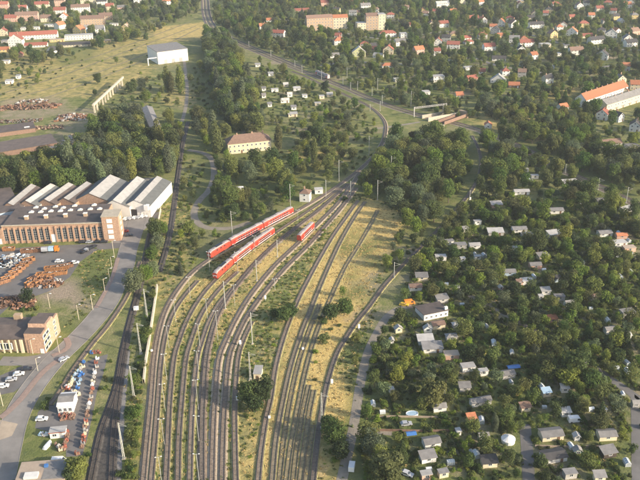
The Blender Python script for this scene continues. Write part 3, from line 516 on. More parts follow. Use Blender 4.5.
# brick factory hall with the row of tall windows
o, rz, LEN = frame((5, 243.6), (104.5, 240.2)); FH = 10.2; FD = 27.0
fac = empty('brick_factory', o, rz, 'long brick factory hall with tall windows and dark flat roof of skylights', 'factory')
mb = MB(); mb.box((LEN, FD, FH), (LEN / 2, FD / 2, 0)); mb.build('wall', ['red_brick'], fac)
mb = MB(); mb.box((LEN - .6, FD - .6, .25), (LEN / 2, FD / 2, FH + .003)); rf = mb.build('roof', ['felt_dark'], fac)
mb = MB(); mb.box((LEN + .5, .5, .5), (LEN / 2, 0, FH + .1)); mb.build('cornice', ['concrete'], fac)
NB = 17; st = LEN / NB
for i in range(NB):
    xx = st * (i + .5)
    box('pilaster', (.75, .55, FH - .8), (st * i + .02, -.27, .0), 'red_brick', fac)
    if i == 8:
        box('gate', (2.5, .16, 4.6), (xx, -.06, .02), 'white_paint', fac)
        continue
    mb = MB(); mb.box((2.0, .12, 6.6), (0, 0, 0), 1)
    for k in range(5): mb.box((2.05, .2, .12), (0, -.02, 1.3 * k + .05), 0)
    for k in (-1, 0, 1): mb.box((.1, .2, 6.6), (k * .97, -.03, 0), 0)
    if i == 0: TW = mb.me('tall_window', ['grey_plaster', 'glass'])
    link('tall_window', TW, fac, (xx, -.03, 1.5))
box('pilaster', (.75, .55, FH - .8), (LEN - .02, -.27, .0), 'red_brick', fac)
sk = MB(); sk.prism([(-1.3, 0), (1.3, 0), (1.3, .55), (0, 1.0), (-1.3, .55)], -.9, .9, 0, 'Y'); SKY = sk.me('skylight', ['skylight'])
for (sx, sy) in [(168,282),(218,281),(272,277),(323,276),(376,272),(428,270),(192,257),(237,264),(296,253),(338,259),(399,248),(482,266),(532,265),(503,244)]:
    g = G(sx / 5.333, 160 + sy / 5.333, FH); q = Matrix.Rotation(-rz, 3, 'Z') @ (g - o); link('skylight', SKY, rf, (q.x, q.y, FH + .2))
for (sx, sy) in [(143,312),(247,306),(351,300),(457,295)]:
    g = G(sx / 5.333, 160 + (sy + 6) / 5.333, FH); q = Matrix.Rotation(-rz, 3, 'Z') @ (g - o); box('roof_vent', (1.9, 1.5, 1.7), (q.x, q.y, FH + .2), 'tan_brick', rf); box('vent_cap', (2.2, 1.8, .3), (q.x, q.y, FH + 1.93), 'skylight', rf)
occ_rect(o, rz, -2, LEN + 2, -6, FD + 2); occ_rect(o, rz, -20, LEN + 20, -26, 0, LOW)
# stair tower
t_o = o + Matrix.Rotation(rz, 3, 'Z') @ Vector((LEN + .3, -1.2, 0)); TWW, TWD, TWH = 9.0, 9.5, 14.2
tw = empty('stair_tower', t_o, rz, 'square brick stair tower with white window panels at the factory corner', 'tower')
mb = MB(); mb.box((TWW, TWD, TWH), (TWW / 2, TWD / 2, 0)); mb.build('wall', ['red_brick'], tw)
mb = MB(); mb.box((TWW + .5, TWD + .5, .4), (TWW / 2, TWD / 2, TWH)); mb.build('roof', ['concrete'], tw)
for k in range(4): box('window_panel', (2.9, .16, 2.2), (TWW * .45, -.05, 1.3 + 3.15 * k), 'white_paint', tw); box('window_panel', (2.4, .16, 1.7), (TWW + .05, TWD * .5, 1.5 + 3.15 * k), 'skylight', tw, R(90))
occ_rect(t_o, rz, -1, TWW + 2, -3, TWD + 2)
# low brick annex on the left
a_o = o + Matrix.Rotation(rz, 3, 'Z') @ Vector((-14.2, -.6, 0))
an = empty('brick_annex', a_o, rz, 'orange brick annex at the left end of the factory hall', 'building')
mb = MB(); mb.box((14, 18, 9), (7, 9, 0)); mb.build('wall', ['red_brick'], an); mb = MB(); mb.box((14.2, 18.2, .35), (7, 9, 9)); mb.build('roof', ['felt_dark'], an)
for k in range(4): box('gate', (2.4, .14, 3.2), (2 + 3.3 * k, -.05, .02), 'white_paint', an)
occ_rect(a_o, rz, -1, 14, -2, 19)
# factory sheds with ridged roofs behind
def ridge_hall(px_front, px_back, zr, wl, wr, he, wall, m_up, m_low, label, front='red_brick', split=.5, group='ridged factory halls'):
    a, b = G(*px_front, zr), G(*px_back, zr); d = b - a; L = d.length; r = math.atan2(d.y, d.x) - math.pi / 2
    e = empty('ridged_hall', (a.x, a.y, 0), r, label, 'factory hall', group)
    zl = zr - he
    mb = MB(); mb.prism([(-wl, 0), (wr, 0), (wr, zl), (0, zr), (-wl, zl)], 0, L, 0, 'Y'); mb.m[-2] = 1; mb.build('wall', [wall, front], e)
    mb = MB(); th = .16
    p = lambda t: (wr * t + .0, zr - he * t)
    def slab(x0, z0, x1, z1, mi): mb.prism([(x0, z0 + .02), (x1, z1 + .02), (x1, z1 + th), (x0, z0 + th)][::-1] if x1 > x0 else [(x0, z0 + .02), (x1, z1 + .02), (x1, z1 + th), (x0, z0 + th)], -.3, L + .3, mi, 'Y')
    slab(0, zr, *p(split), 0); slab(*p(split), *p(1.0), 1); slab(0, zr, -wl - .1, zl, 1)
    rf_ = mb.build('roof', [m_up, m_low], e)
    occ_rect(Vector((a.x, a.y, 0)), r, -wl - 1, wr + 1, -1, L + 1)
    return e, L, rf_
ridge_hall((8, 203), (31, 184), 9.5, 5.0, 7.5, 3.2, 'grey_plaster', 'light_metal', 'felt_dark', 'ridged hall with pale roof strip, leftmost of the small brick-gabled halls', split=.42)
ridge_hall((25.5, 200.5), (50.5, 183.5), 9.6, 5.0, 7.5, 3.2, 'grey_plaster', 'light_metal', 'felt_grey', 'ridged hall with pale roof strip, second of the small halls from left', split=.42)
ridge_hall((44.5, 199), (68.4, 182.6), 9.7, 5.0, 7.5, 3.2, 'red_brick', 'light_metal', 'felt_dark', 'brick-gabled ridged hall with pale roof strip, third small hall from left', split=.42)
ridge_hall((64, 197.8), (86.5, 181.6), 9.7, 5.0, 7.0, 3.0, 'red_brick', 'light_metal', 'felt_dark', 'brick-gabled ridged hall with pale roof strip, fourth small hall from left', split=.42)
e, L_, rf_ = ridge_hall((89, 193.2), (110, 174.8), 12.0, 9.5, 13.0, 5.0, 'red_brick', 'light_metal', 'felt_grey', 'largest brick-gabled ridged hall with broad pale upper roof slope', split=.5)
ridge_hall((113, 200), (137, 176.4), 10.5, 6.0, 9.5, 4.0, 'white_plaster', 'light_metal', 'felt_grey', 'white ridged hall with pale roof strip beside the largest hall', front='white_plaster', split=.5)
e, L_, rf_ = ridge_hall((134.5, 200), (157, 176.2), 10.5, 6.5, 9.0, 3.6, 'white_plaster', 'light_metal', 'felt_grey', 'rightmost white ridged hall with wide grey-green roof and dark gateway', front='white_plaster', split=.38)
box('gate', (4.2, .2, 4.6), (-1.5, -.12, .02), 'door_dark', e); box('roof_block', (2.6, 2.4, 3.0), (7.0, -.5, 5.0), 'white_paint', e)
for k in range(3): box('door', (1.3, .14, 2.4), (3.4 + 1.9 * k, -.09, .6), 'skylight', e)
# grey hall at far left
o2, rz2, L2 = frame((-30, 232), (3, 226))
gh = empty('grey_hall', o2, rz2 + .06, 'flat grey metal hall at the left edge beside the brick factory', 'factory hall')
mb = MB(); mb.box((34, 40, 7.5), (12, 20, 0)); mb.build('wall', ['blue_plaster'], gh); mb = MB(); mb.box((34.4, 40.4, .4), (12, 20, 7.5)); mb.build('roof', ['felt_dark'], gh); occ_rect(o2, rz2, -6, 30, 0, 41)
# brick workshop at the bend
o3, rz3, L3 = frame((27.5, 353), (46, 353.5)); BH = 9.3; BD = 17.0
wk = empty('brick_workshop', o3, rz3 + .02, 'three-storey brick workshop wing with stepped gable at the road bend', 'building')
mb = MB(); mb.prism([(0, 0), (BD, 0), (BD, BH), (BD * .72, BH), (BD * .68, BH + 1.7), (BD * .32, BH + 1.7), (BD * .28, BH), (0, BH)], 0, L3, 0, 'X'); mb.build('wall', ['red_brick'], wk)
mb = MB(); mb.box((L3 - .7, BD - .6, .22), (L3 / 2 - .4, BD / 2, BH + .01)); mb.box((L3 - .9, BD * .34, 1.55), (L3 / 2 - .55, BD / 2, BH + .24)); mb.build('roof', ['felt_dark'], wk)
for k in range(3):
    for i in range(2): link('window', WIN, wk, (L3 + .06, 3.2 + 9.2 * i, 1.0 + 2.9 * k), (0, 0, R(90)), (6.6 if i == 0 else 2.2, 1, 1.6))
box('door', (1.5, .14, 2.2), (L3 - 1.4, -.05, .02), 'white_paint', wk)
occ_rect(o3, rz3, -2, L3 + 2, -4, BD + 2); occ_rect(o3, rz3, -30, L3 + 2, -16, 0, LOW)
o4, rz4, L4 = frame((-18, 353), (27.3, 353)); TB = 6.9
tb = empty('tan_workshop', o4, rz4 + .02, 'long low tan workshop with dark roof joined to the brick wing', 'building')
mb = MB(); mb.box((L4 - .2, BD - 1, TB), (L4 / 2, BD / 2 + .4, 0)); mb.build('wall', ['tan_brick'], tb)
mb = MB(); mb.prism([(-.3, TB - .02), (BD / 2 + .2, TB + 1.5), (BD + .3, TB - .02), (BD + .3, TB - .3), (-.3, TB - .3)][::-1], -.3, L4 - .3, 0, 'X'); rr = mb.build('roof', ['felt_dark'], tb)
for i in range(7): box('pilaster', (.6, .3, TB - .6), (L4 * (i + .5) / 7, -.08, 0), 'cream_plaster', tb)
link('window', WIN, tb, (L4 * .56, -.0, 1.6), (0, 0, 0), (5.5, 1, 3.2)); link('window', WIN, tb, (L4 * .28, -.0, 1.6), (0, 0, 0), (5.5, 1, 3.2))
box('chimney', (3.2, 2.2, 2.6), (L4 * .58, BD - 1.5, TB), 'tan_brick', rr); box('downpipe', (1.0, .25, TB - .4), (L4 * .9, -.22, 0), 'cream_plaster', tb)
occ_rect(o4, rz4, -1, L4, -2, BD + 1)
# two-storey barrack house in the wood
o5, rz5, L5 = frame((228.5, 154.5), (271.5, 150))
bh = empty('barrack_house', o5, rz5, 'long pale yellow two-storey house with brown hipped roof in the trees', 'house')
D5, H5 = 11.5, 7.6
mb = MB(); mb.box((L5, D5, H5), (L5 / 2, D5 / 2, 0)); mb.build('wall', ['cream_plaster'], bh)
ro = link('roof', roof_mesh('hip', L5, D5, H5, 4.6, 'brown_tile', .6), bh, (L5 / 2, D5 / 2, 0))
for k in range(2):
    for i in range(10): window(bh, L5 * (i + .5) / 10, -.04, 1.3 + 3.4 * k, 1.15, 1.5)
    for i in range(3): window(bh, L5 + .04, D5 * (i + .5) / 3, 1.3 + 3.4 * k, 1.15, 1.5, R(90))
for fx in (.25, .6, .85): box('chimney', (.9, .7, 1.6), (L5 * fx - L5 / 2, 0, H5 + 4.1), 'red_brick', ro)
box('door', (1.2, .1, 2.2), (L5 * .31, -.03, .02), 'brown_wood', bh)
occ_rect(o5, rz5, -2, L5 + 2, -8, D5 + 2); occ_rect(o5, rz5, -2, L5 + 16, -34, 0, LOW)
# white hall at the old freight yard
o6, rz6, L6 = frame((158.5, 64.5), (188.5, 60.5))
wh = empty('white_hall', o6, rz6, 'white box-shaped hall with dark grey roof behind two tall poplars', 'hall')
mb = MB(); mb.prism([(0, 0), (34, 0), (34, 13.6), (0, 12.6)], 0, L6, 0, 'X'); mb.build('wall', ['white_plaster'], wh)
mb = MB(); mb.prism([(-.4, 12.62), (34.4, 13.65), (34.4, 14.0), (-.4, 13.0)], -.4, L6 + .4, 0, 'X'); mb.build('roof', ['grey_roof'], wh)
for i in range(3): box('gate', (3.4, .12, 4.2), (L6 * (.25 + .25 * i), -.05, .02), 'grey_plaster', wh)
occ_rect(o6, rz6, -8, L6 + 2, -30, 36)
pg = empty('pipe_gantry', G(148.5, 65.5), rz6, 'white goalpost pipe gantry left of the white hall', 'gantry')
Lg = (G(158, 64.5) - G(148.5, 65.5)).length; mb = MB(); mb.box((.9, .9, 7.5), (0, 0, 0)); mb.build('post', ['white_plaster'], pg); mb = MB(); mb.box((Lg, .9, .9), (Lg / 2, .02, 6.6)); mb.build('beam', ['white_plaster'], pg)
# apartment blocks
def block(px_a, px_b, d, hgt, wm, rm, label, nst, roof='eave', rh=3.0):
    o, r, L = frame(px_a, px_b); e = empty('apartment_block', o, r, label, 'apartment block', 'apartment blocks beyond the railway')
    mb = MB(); mb.box((L, d, hgt), (L / 2, d / 2, 0)); mb.build('wall', [wm], e); link('roof', roof_mesh(roof, L, d, hgt, rh, rm, .3), e, (L / 2, d / 2, 0))
    n = max(2, int(L / 3.4)); sh = hgt / nst
    for k in range(nst):
        for i in range(n): window(e, L * (i + .5) / n, -.05, sh * k + sh * .32, 1.4, 1.6)
    occ_rect(o, r, -2, L + 2, -18, d + 2)
block((307, 31), (333, 29.5), 12, 15, 'tan_brick', 'brown_tile', 'long tan four-storey apartment block', 4); block((333.3, 29.4), (348, 28.8), 11.5, 14, 'cream_plaster', 'orange_tile', 'cream apartment block joined to the right end of the long tan block', 4)
block((357.5, 31), (366, 30.5), 11, 9, 'cream_plaster', 'light_metal', 'low cream apartment block left of the tallest tan block', 3, 'flat'); block((366.3, 30.5), (378, 30), 13, 17, 'tan_brick', 'brown_tile', 'tallest tan apartment block with brown roof', 5); block((378.3, 30), (385.5, 29.6), 12, 18.5, 'cream_plaster', 'light_metal', 'narrow cream apartment tower beside the tallest tan block', 5, 'flat')
# rows of terraced houses at right
def terrace(px_a, px_b, d, hgt, wm, rm, label, n, rh=4.0):
    o, r, L = frame(px_a, px_b); e = empty('terraced_row', o, r, label, 'terraced houses')
    mb = MB(); mb.prism([(0, 0), (d, 0), (d, hgt), (d / 2, hgt + rh - .05), (0, hgt)], 0, L, 0, 'X'); mb.build('wall', [wm], e); ro = link('roof', roof_mesh('eave', L, d, hgt, rh, rm, .5), e, (L / 2, d / 2, 0))
    for i in range(n):
        for k in range(2):
            for q in (.3, .7): window(e, L * (i + q) / n, -.05, 1.0 + 2.8 * k, 1.3, 1.4)
        box('door', (1.1, .1, 2.1), (L * (i + .5) / n, -.04, .02), 'brown_wood', e); box('chimney', (.8, .8, 2.0), (L * (i + .9) / n - L / 2, .5, hgt + rh - 1.0), 'red_brick', ro)
    occ_rect(o, r, -3, L + 3, -16, d + 3)
terrace((585, 108), (627, 93.5), 10, 6.6, 'white_plaster', 'orange_tile', 'long white terraced row under one bright orange tiled roof', 8, 4.4); terrace((606, 113), (652, 98), 10, 6.8, 'cream_plaster', 'grey_roof', 'long cream terraced row with grey roof in front of the orange one', 7, 3.0)
# white signal hut with brown roof
house(304.5, 202, 10, 'hip', 'white_plaster', 'brown_tile', -12, storeys=2, d=6, label='white two-storey signal house with brown hipped roof above the red trains', name='signal_house', front_clear=12)
house(319, 194, 8, 'flat', 'white_plaster', 'light_metal', 5, h=2.6, d=4, label='low white flat-roofed hut right of the signal house', name='hut', cat='hut')
HUT = G(257.5, 380); th = empty('trackside_hut', HUT, R(-4), 'small tan trackside hut with pale flat roof above the dark tree clump', 'hut'); mb = MB(); mb.box((2.9, 5.6, 2.8), (0, 2.8, 0)); mb.build('wall', ['cream_plaster'], th); mb = MB(); mb.box((3.3, 6.0, .25), (0, 2.8, 2.8)); mb.build('roof', ['light_metal'], th); box('door', (1, .1, 2), (0, -.04, .02), 'brown_wood', th); mark_disc(OCC, HUT.x, HUT.y, 4)
# large white-walled hall in the gardens
o7, rz7, L7 = frame((424, 321), (448, 316)); ch = empty('club_house', o7, rz7, 'long white-walled club house with dark brown roof, largest in the gardens', 'building')
mb = MB(); mb.prism([(0, 0), (9, 0), (9, 2.3), (0, 3.1)], 0, L7, 0, 'X'); mb.build('wall', ['white_plaster'], ch); mb = MB(); mb.prism([(-.4, 3.1), (9.4, 2.25), (9.4, 2.5), (-.4, 3.35)], -.4, L7 + .4, 0, 'X'); rr = mb.build('roof', ['felt_dark'], ch); box('chimney', (1.4, 1.0, 1.6), (L7 * .93, .8, 3.0), 'white_plaster', rr)
for i in range(5): window(ch, L7 * (i + .5) / 5, -.05, .9, 1.0, 1.0)
occ_rect(o7, rz7, -3, L7 + 2, -3, 13); occ_rect(o7, rz7, -3, L7 + 12, -9, 0, LOW)
# market hut and shop
o8, rz8, L8 = frame((58.5, 414), (73.5, 413)); sh = empty('market_shop', o8, rz8, 'white market shop with grey ridged roof and red goods in front', 'shop')
mb = MB(); mb.prism([(0, 0), (8.2, 0), (8.2, 3.4), (4.1, 4.6), (0, 3.4)], 0, L8, 0, 'X'); mb.build('wall', ['white_plaster'], sh); mb = MB(); mb.prism([(1.4, 3.95), (4.1, 4.75), (6.8, 3.95), (6.8, 4.12), (4.1, 4.95), (1.4, 4.12)][::-1], -.2, L8 + .2, 0, 'X'); rr = mb.build('roof', ['grey_roof'], sh)
mb = MB(); mb.prism([(-.3, 3.38), (1.4, 3.97), (1.4, 4.1), (-.3, 3.52)], -.2, L8 + .2, 0, 'X'); mb.prism([(6.8, 3.97), (8.5, 3.38), (8.5, 3.52), (6.8, 4.1)], -.2, L8 + .2, 0, 'X'); mb.build('roof_edge', ['white_paint'], sh)
for k in range(3): window(sh, L8 * (k + .5) / 3, -.05, 1.0, 1.2, 1.6)
occ_rect(o8, rz8, -2, L8 + 2, -4, 10)
o9, rz9, L9 = frame((50.5, 439), (66, 437.5)); ms = empty('market_stall', o9, rz9, 'white flat-roofed stall with red edge below the market shop', 'stall')
mb = MB(); mb.box((L9, 3, 2.6), (L9 / 2, 1.5, 0)); mb.build('wall', ['white_plaster'], ms); mb = MB(); mb.box((L9 + .5, 3.6, .2), (L9 / 2, 1.5, 2.6)); mb.build('roof', ['light_metal'], ms); mb = MB(); mb.box((L9 + .56, .12, .3), (L9 / 2, -.33, 2.55)); mb.build('fascia', ['red_tile'], ms); window(ms, L9 * .3, -.05, .9, 1.6, 1.2); occ_rect(o9, rz9, -1, L9 + 1, -2, 4)
o10, rz10, L10 = frame((17, 492), (66, 488)); fb = empty('flat_building', o10, rz10, 'flat-roofed building with pale roof and white skylight at the bottom edge', 'building')
mb = MB(); mb.box((L10, 9.5, 3.6), (L10 / 2, 4.75, 0)); mb.build('wall', ['cream_plaster'], fb); mb = MB(); mb.box((L10 + .4, 9.9, .3), (L10 / 2, 4.75, 3.6)); rr = mb.build('roof', ['tan_roof'], fb); box('skylight', (4.4, 2.6, .8), (L10 * .3, 2.4, 3.9), 'skylight', rr); box('roof_box', (1.2, 1.0, .9), (L10 * .55, 6.5, 3.9), 'blue_paint', rr); box('roof_patch', (L10 * .45, 8.5, .06), (L10 * .75, 4.75, 3.9), 'grey_roof', rr); occ_rect(o10, rz10, -1, L10 + 1, -2, 11)
# old engine shed ruins at left: low walls and roofs
for i, (a, b, d, h, wm, rm, lb) in enumerate([((-3, 137.5), (36, 132), 16, 3.2, 'brown_tile', 'felt_dark', 'long low shed with brown wall, farthest of the derelict railway sheds'), ((-4, 158), (58, 147.5), 22, 3.6, 'brown_tile', 'felt_dark', 'broad grey shed roof, nearest of the derelict railway sheds'), ((46, 156.5), (60, 154), 6, 3.8, 'pink_plaster', 'tan_roof', 'small pink-walled lean-to at the right end of the derelict shed')]):
    o, r, L = frame(a, b); e = empty('derelict_shed', o, r, lb, 'shed', 'derelict railway sheds'); mb = MB(); mb.box((L, d, h), (L / 2, d / 2, 0)); mb.build('wall', [wm], e); mb = MB(); mb.prism([(-.3, h + .01), (d + .3, h + .8), (d + .3, h + 1.0), (-.3, h + .25)], -.3, L + .3, 0, 'X'); rr = mb.build('roof', [rm], e)
    if i == 0: box('roof_hatch', (4, 1.4, .6), (L * .8, 4, h + .3), 'skylight', rr)
    occ_rect(o, r, -1, L + 1, -2, d + 1)
o, r, L = frame((163, 136), (152.5, 112)); e = empty('grey_long_shed', o, r, 'long narrow grey-roofed shed in the trees below the white hall', 'shed'); mb = MB(); mb.box((L, 8, 4.5), (L / 2, 4, 0)); mb.build('wall', ['grey_plaster'], e); link('roof', roof_mesh('eave', L, 8, 4.5, 1.4, 'grey_roof', .4), e, (L / 2, 4, 0)); occ_rect(o, r, -12, L + 2, -6, 12)
for k in range(8): window(e, L * (k + .5) / 8, -.05, 1.2, 1.6, 1.4)
house(488, 128.5, 7, 'gable', 'white_plaster', 'orange_tile', -10, h=2.8, d=5, label='small white hut with orange roof alone on the green field', name='hut', cat='hut', front_clear=10)
mark_poly(LOW, W([(368,408),(466,412),(466,440),(366,440)])); mark_poly(LOW, W([(-10,108),(80,112),(98,112),(126,84),(132,90),(104,122),(70,160),(-10,168)]))
# crane runway: two rows of posts with beams
o, r, L = frame((94, 113.5), (124, 84.5)); cr = empty('crane_runway', o, r, 'long pale concrete crane runway on posts in the old freight yard', 'crane runway')
mb = MB(); mb.box((L, 1.4, 1.6), (L / 2, 0, 6.2)); mb.build('beam', ['pale_concrete'], cr)
for i in range(12): box('post', (1.1, 1.25, 6.2), (L * (i + .3) / 12, 0, 0), 'pale_concrete', cr)
mark_line(OCC, [o + (Matrix.Rotation(r, 3, 'Z') @ Vector((L * k / 60, 0, 0))) for k in range(61)], 5)
# retaining wall along the yard
LW = smooth_line([G2(*p) for p in [(157.5,288),(155,305),(152,325),(149,345),(146,364),(144,384)]], 3.0)
v, f = ribbon(LW, [(-.35, 0), (-.35, 2.2), (.35, 2.2), (.35, 0)]); tag(link('concrete_wall', mesh('concrete_wall', v, f, 'pale_concrete')), 'long pale concrete wall between the sunken tracks and the yard', 'wall'); mark_line(OCC, LW, 1.5)
v, f = ribbon(smooth_line([G2(*p) for p in [(161,210),(158.5,222),(155,234),(152,246)]], 3.0), [(-.15, 0), (-.15, 2.0), (.15, 2.0), (.15, 0)]); tag(link('yard_wall', mesh('yard_wall', v, f, 'pale_concrete')), 'pale boundary wall on the right of the factory courtyard', 'wall')
# bridge by the junction
o, r, L = frame((428, 121.5), (458, 116.5)); br = empty('railway_bridge', o, r, 'cream concrete railway bridge parapet under the steel portal', 'bridge'); mb = MB(); mb.box((L, 1.0, 3.2), (L / 2, 0, 0)); mb.build('parapet', ['pale_concrete'], br); mb = MB(); mb.box((L, 1.0, 2.8), (L / 2, 9, 0)); mb.build('parapet', ['concrete'], br)
o, r, L = frame((444, 126), (466, 118)); tb_ = empty('truss_bridge', o, r, 'rusty brown plate girder bridge right of the cream parapet', 'bridge')
for yy in (0, 6): mb = MB(); mb.box((L, .5, 2.6), (L / 2, yy, .8)); mb.build('girder', ['brown_tile'], tb_)
mb = MB(); mb.box((L, 5.4, .4), (L / 2, 3, .9)); mb.build('deck', ['dark_rust'], tb_); mb = MB(); mb.box((2.4, 8, 5), (L + 1.2, 3, 0)); mb.build('abutment', ['tan_brick'], tb_); mb = MB(); mb.box((2.0, 8, 1.2), (-1.1, 3, 0)); mb.build('abutment', ['concrete'], tb_)
o, r, L = frame((414, 117), (446, 113)); pt = empty('portal_gantry', o, r, 'wide pale steel portal gantry spanning the main line near the bridge', 'gantry')
hp = height_px((414, 117), 107.5); mb = MB()
for zz in (hp - 1.1, hp): mb.box((L, .3, .3), (L / 2, 0, zz))
for i in range(14): mb.bar((L * i / 14, 0, hp - 1), (L * (i + .5) / 14, 0, hp + .1), .13); mb.bar((L * (i + .5) / 14, 0, hp + .1), (L * (i + 1) / 14, 0, hp - 1), .13)
mb.build('lattice_beam', ['light_metal'], pt)
for xx in (0, L * .9, L): box('post', (.7, .7, hp + .4), (xx, 0, 0), 'light_metal', pt)

# ---------------------------------------------------------------- trains
def coach_profile(): return [(-1.38, 0), (-1.4, .3), (-1.4, 2.4), (-1.25, 3.15), (-.8, 3.55), (0, 3.68), (.8, 3.55), (1.25, 3.15), (1.4, 2.4), (1.4, .3), (1.38, 0)]
def coach(parent, loc, rz, L=26.4, loco=False, paint='red_paint', dd=True, name='coach'):
    mb = MB(); pr = coach_profile(); k = len(pr); ends = [(-L / 2, .86), (-L / 2 + .5, 1.0), (L / 2 - .5, 1.0), (L / 2, .86)]
    if loco: ends = [(-L / 2, .8), (-L / 2 + 1.4, 1), (L / 2 - 1.4, 1), (L / 2, .8)]
    for (x, s) in ends:
        for (y, z) in pr: mb.v.append((x, y * (.93 if s < 1 else 1), 1.0 + z * (s if z > 2.4 else 1)))
    for e in range(3):
        for i in range(k):
            j = (i + 1) % k; mb.f.append((e * k + i, e * k + j, (e + 1) * k + j, (e + 1) * k + i)); mb.m.append(1 if 3 <= i <= 6 else 0)
    mb.f.append(tuple(range(k))); mb.m.append(0); mb.f.append(tuple(3 * k + i for i in reversed(range(k)))); mb.m.append(0)
    b = mb.build('locomotive' if loco else name, [paint, 'train_roof'], parent, loc, rz)
    for s in (-1, 1):
        box('bogie', (4.2, 2.3, .9), (s * (L / 2 - (3.4 if loco else 4.2)), 0, .1), 'dark_rust', b)
        if loco:
            box('window', (.12, 2.0, .95), (s * (L / 2 - .33), 0, 3.0), 'glass', b)
            for y in (-1, 1): box('headlight', (.12, .3, .3), (s * (L / 2 + .02), y * .85, 1.7), 'lamp_head', b)
            box('front_stripe', (.08, 2.3, .38), (s * (L / 2 + .0), 0, 2.25), 'white_paint', b)
            mb = MB(); x0 = s * L * .27; mb.bar((x0 - .8, -.5, 4.7), (x0 + .7, -.5, 5.5), .05); mb.bar((x0 - .8, .5, 4.7), (x0 + .7, .5, 5.5), .05); mb.bar((x0 + .7, -.9, 5.5), (x0 + .7, .9, 5.5), .06); mb.bar((x0 + .7, 0, 5.5), (x0 - .3, 0, 5.9), .05); mb.build('pantograph', ['dark_paint'], b)
            for i in range(3): box('window', (1.3, .08, .7), (-3 + 3 * i, s * 1.4, 3.0), 'glass', b)
        else:
            box('lower_stripe', (L - 1.2, .05, .3), (0, s * 1.41, 1.08), 'white_paint', b); box('upper_stripe', (L - 7.4, .05, .1), (0, s * 1.41, 2.42), 'white_paint', b)
            for x in (-L / 2 + 2.4, L / 2 - 2.4): box('door', (1.9, .06, 2.1), (x, s * 1.42, 1.2), 'door_red' if paint == 'red_paint' else 'red_paint', b)
            for i in range(8):
                x = -L / 2 + 5 + (L - 10) * (i + .5) / 8
                box('window', (1.55, .06, .66), (x, s * 1.41, 1.62), 'glass', b); box('window', (1.55, .06, .62), (x, s * 1.41, 2.72), 'glass', b)
    if loco: mb = MB(); mb.box((5, 1.4, .35), (0, 0, 4.66)); mb.build('roof_equipment', ['dark_paint'], b)
    else:
        mb = MB()
        for x in (-L * .35, 0, L * .35): mb.box((3, 1.2, .22), (x, 0, 4.66))
        mb.build('roof_unit', ['train_roof'], b)
    return b
def along(L, px, dist):                                         # start at the track point nearest a photo point, walk away from the camera
    g = G(*px); i = min(range(len(L)), key=lambda k: (L[k] - g).length); s = 0; fwd = 1 if L[-1].y > L[0].y else -1
    while 0 <= i + fwd < len(L):
        d = (L[i + fwd] - L[i]).length
        if s + d >= dist: return L[i].lerp(L[i + fwd], (dist - s) / d)
        s += d; i += fwd
    return L[i]
def train(key, px, cars, label, paint='red_paint', group='red trains in the yard'):
    p0 = along(TRACKS[key], px, 0); e = empty('red_train' if paint == 'red_paint' else 'white_train', p0, 0, label, 'train', group); s = 0
    for kind, ln in cars:
        a, b = along(TRACKS[key], px, s), along(TRACKS[key], px, s + ln); m = (a + b) / 2
        coach(e, (m.x - p0.x, m.y - p0.y, .42), math.atan2(b.y - a.y, b.x - a.x), ln - .5, kind == 'loco', paint); s += ln
train('upper', (212, 258.5), [('loco', 17.0), ('coach', 26.8), ('coach', 26.8)], 'red double-deck train with locomotive, farthest left and longest of the three')
train('lower', (216.5, 280.5), [('loco', 17.0), ('coach', 20.5), ('coach', 20.5)], 'red double-deck train with white stripes, nearest of the three to the camera')
train('main5', (299.5, 244.5), [('coach', 18.5)], 'short single red coach right of the two longer red trains')
train('line1', (329, 80), [('coach', 24.0)], 'distant whitish railcar on the main line among trees', 'railcar_paint', 'trains on the main line')
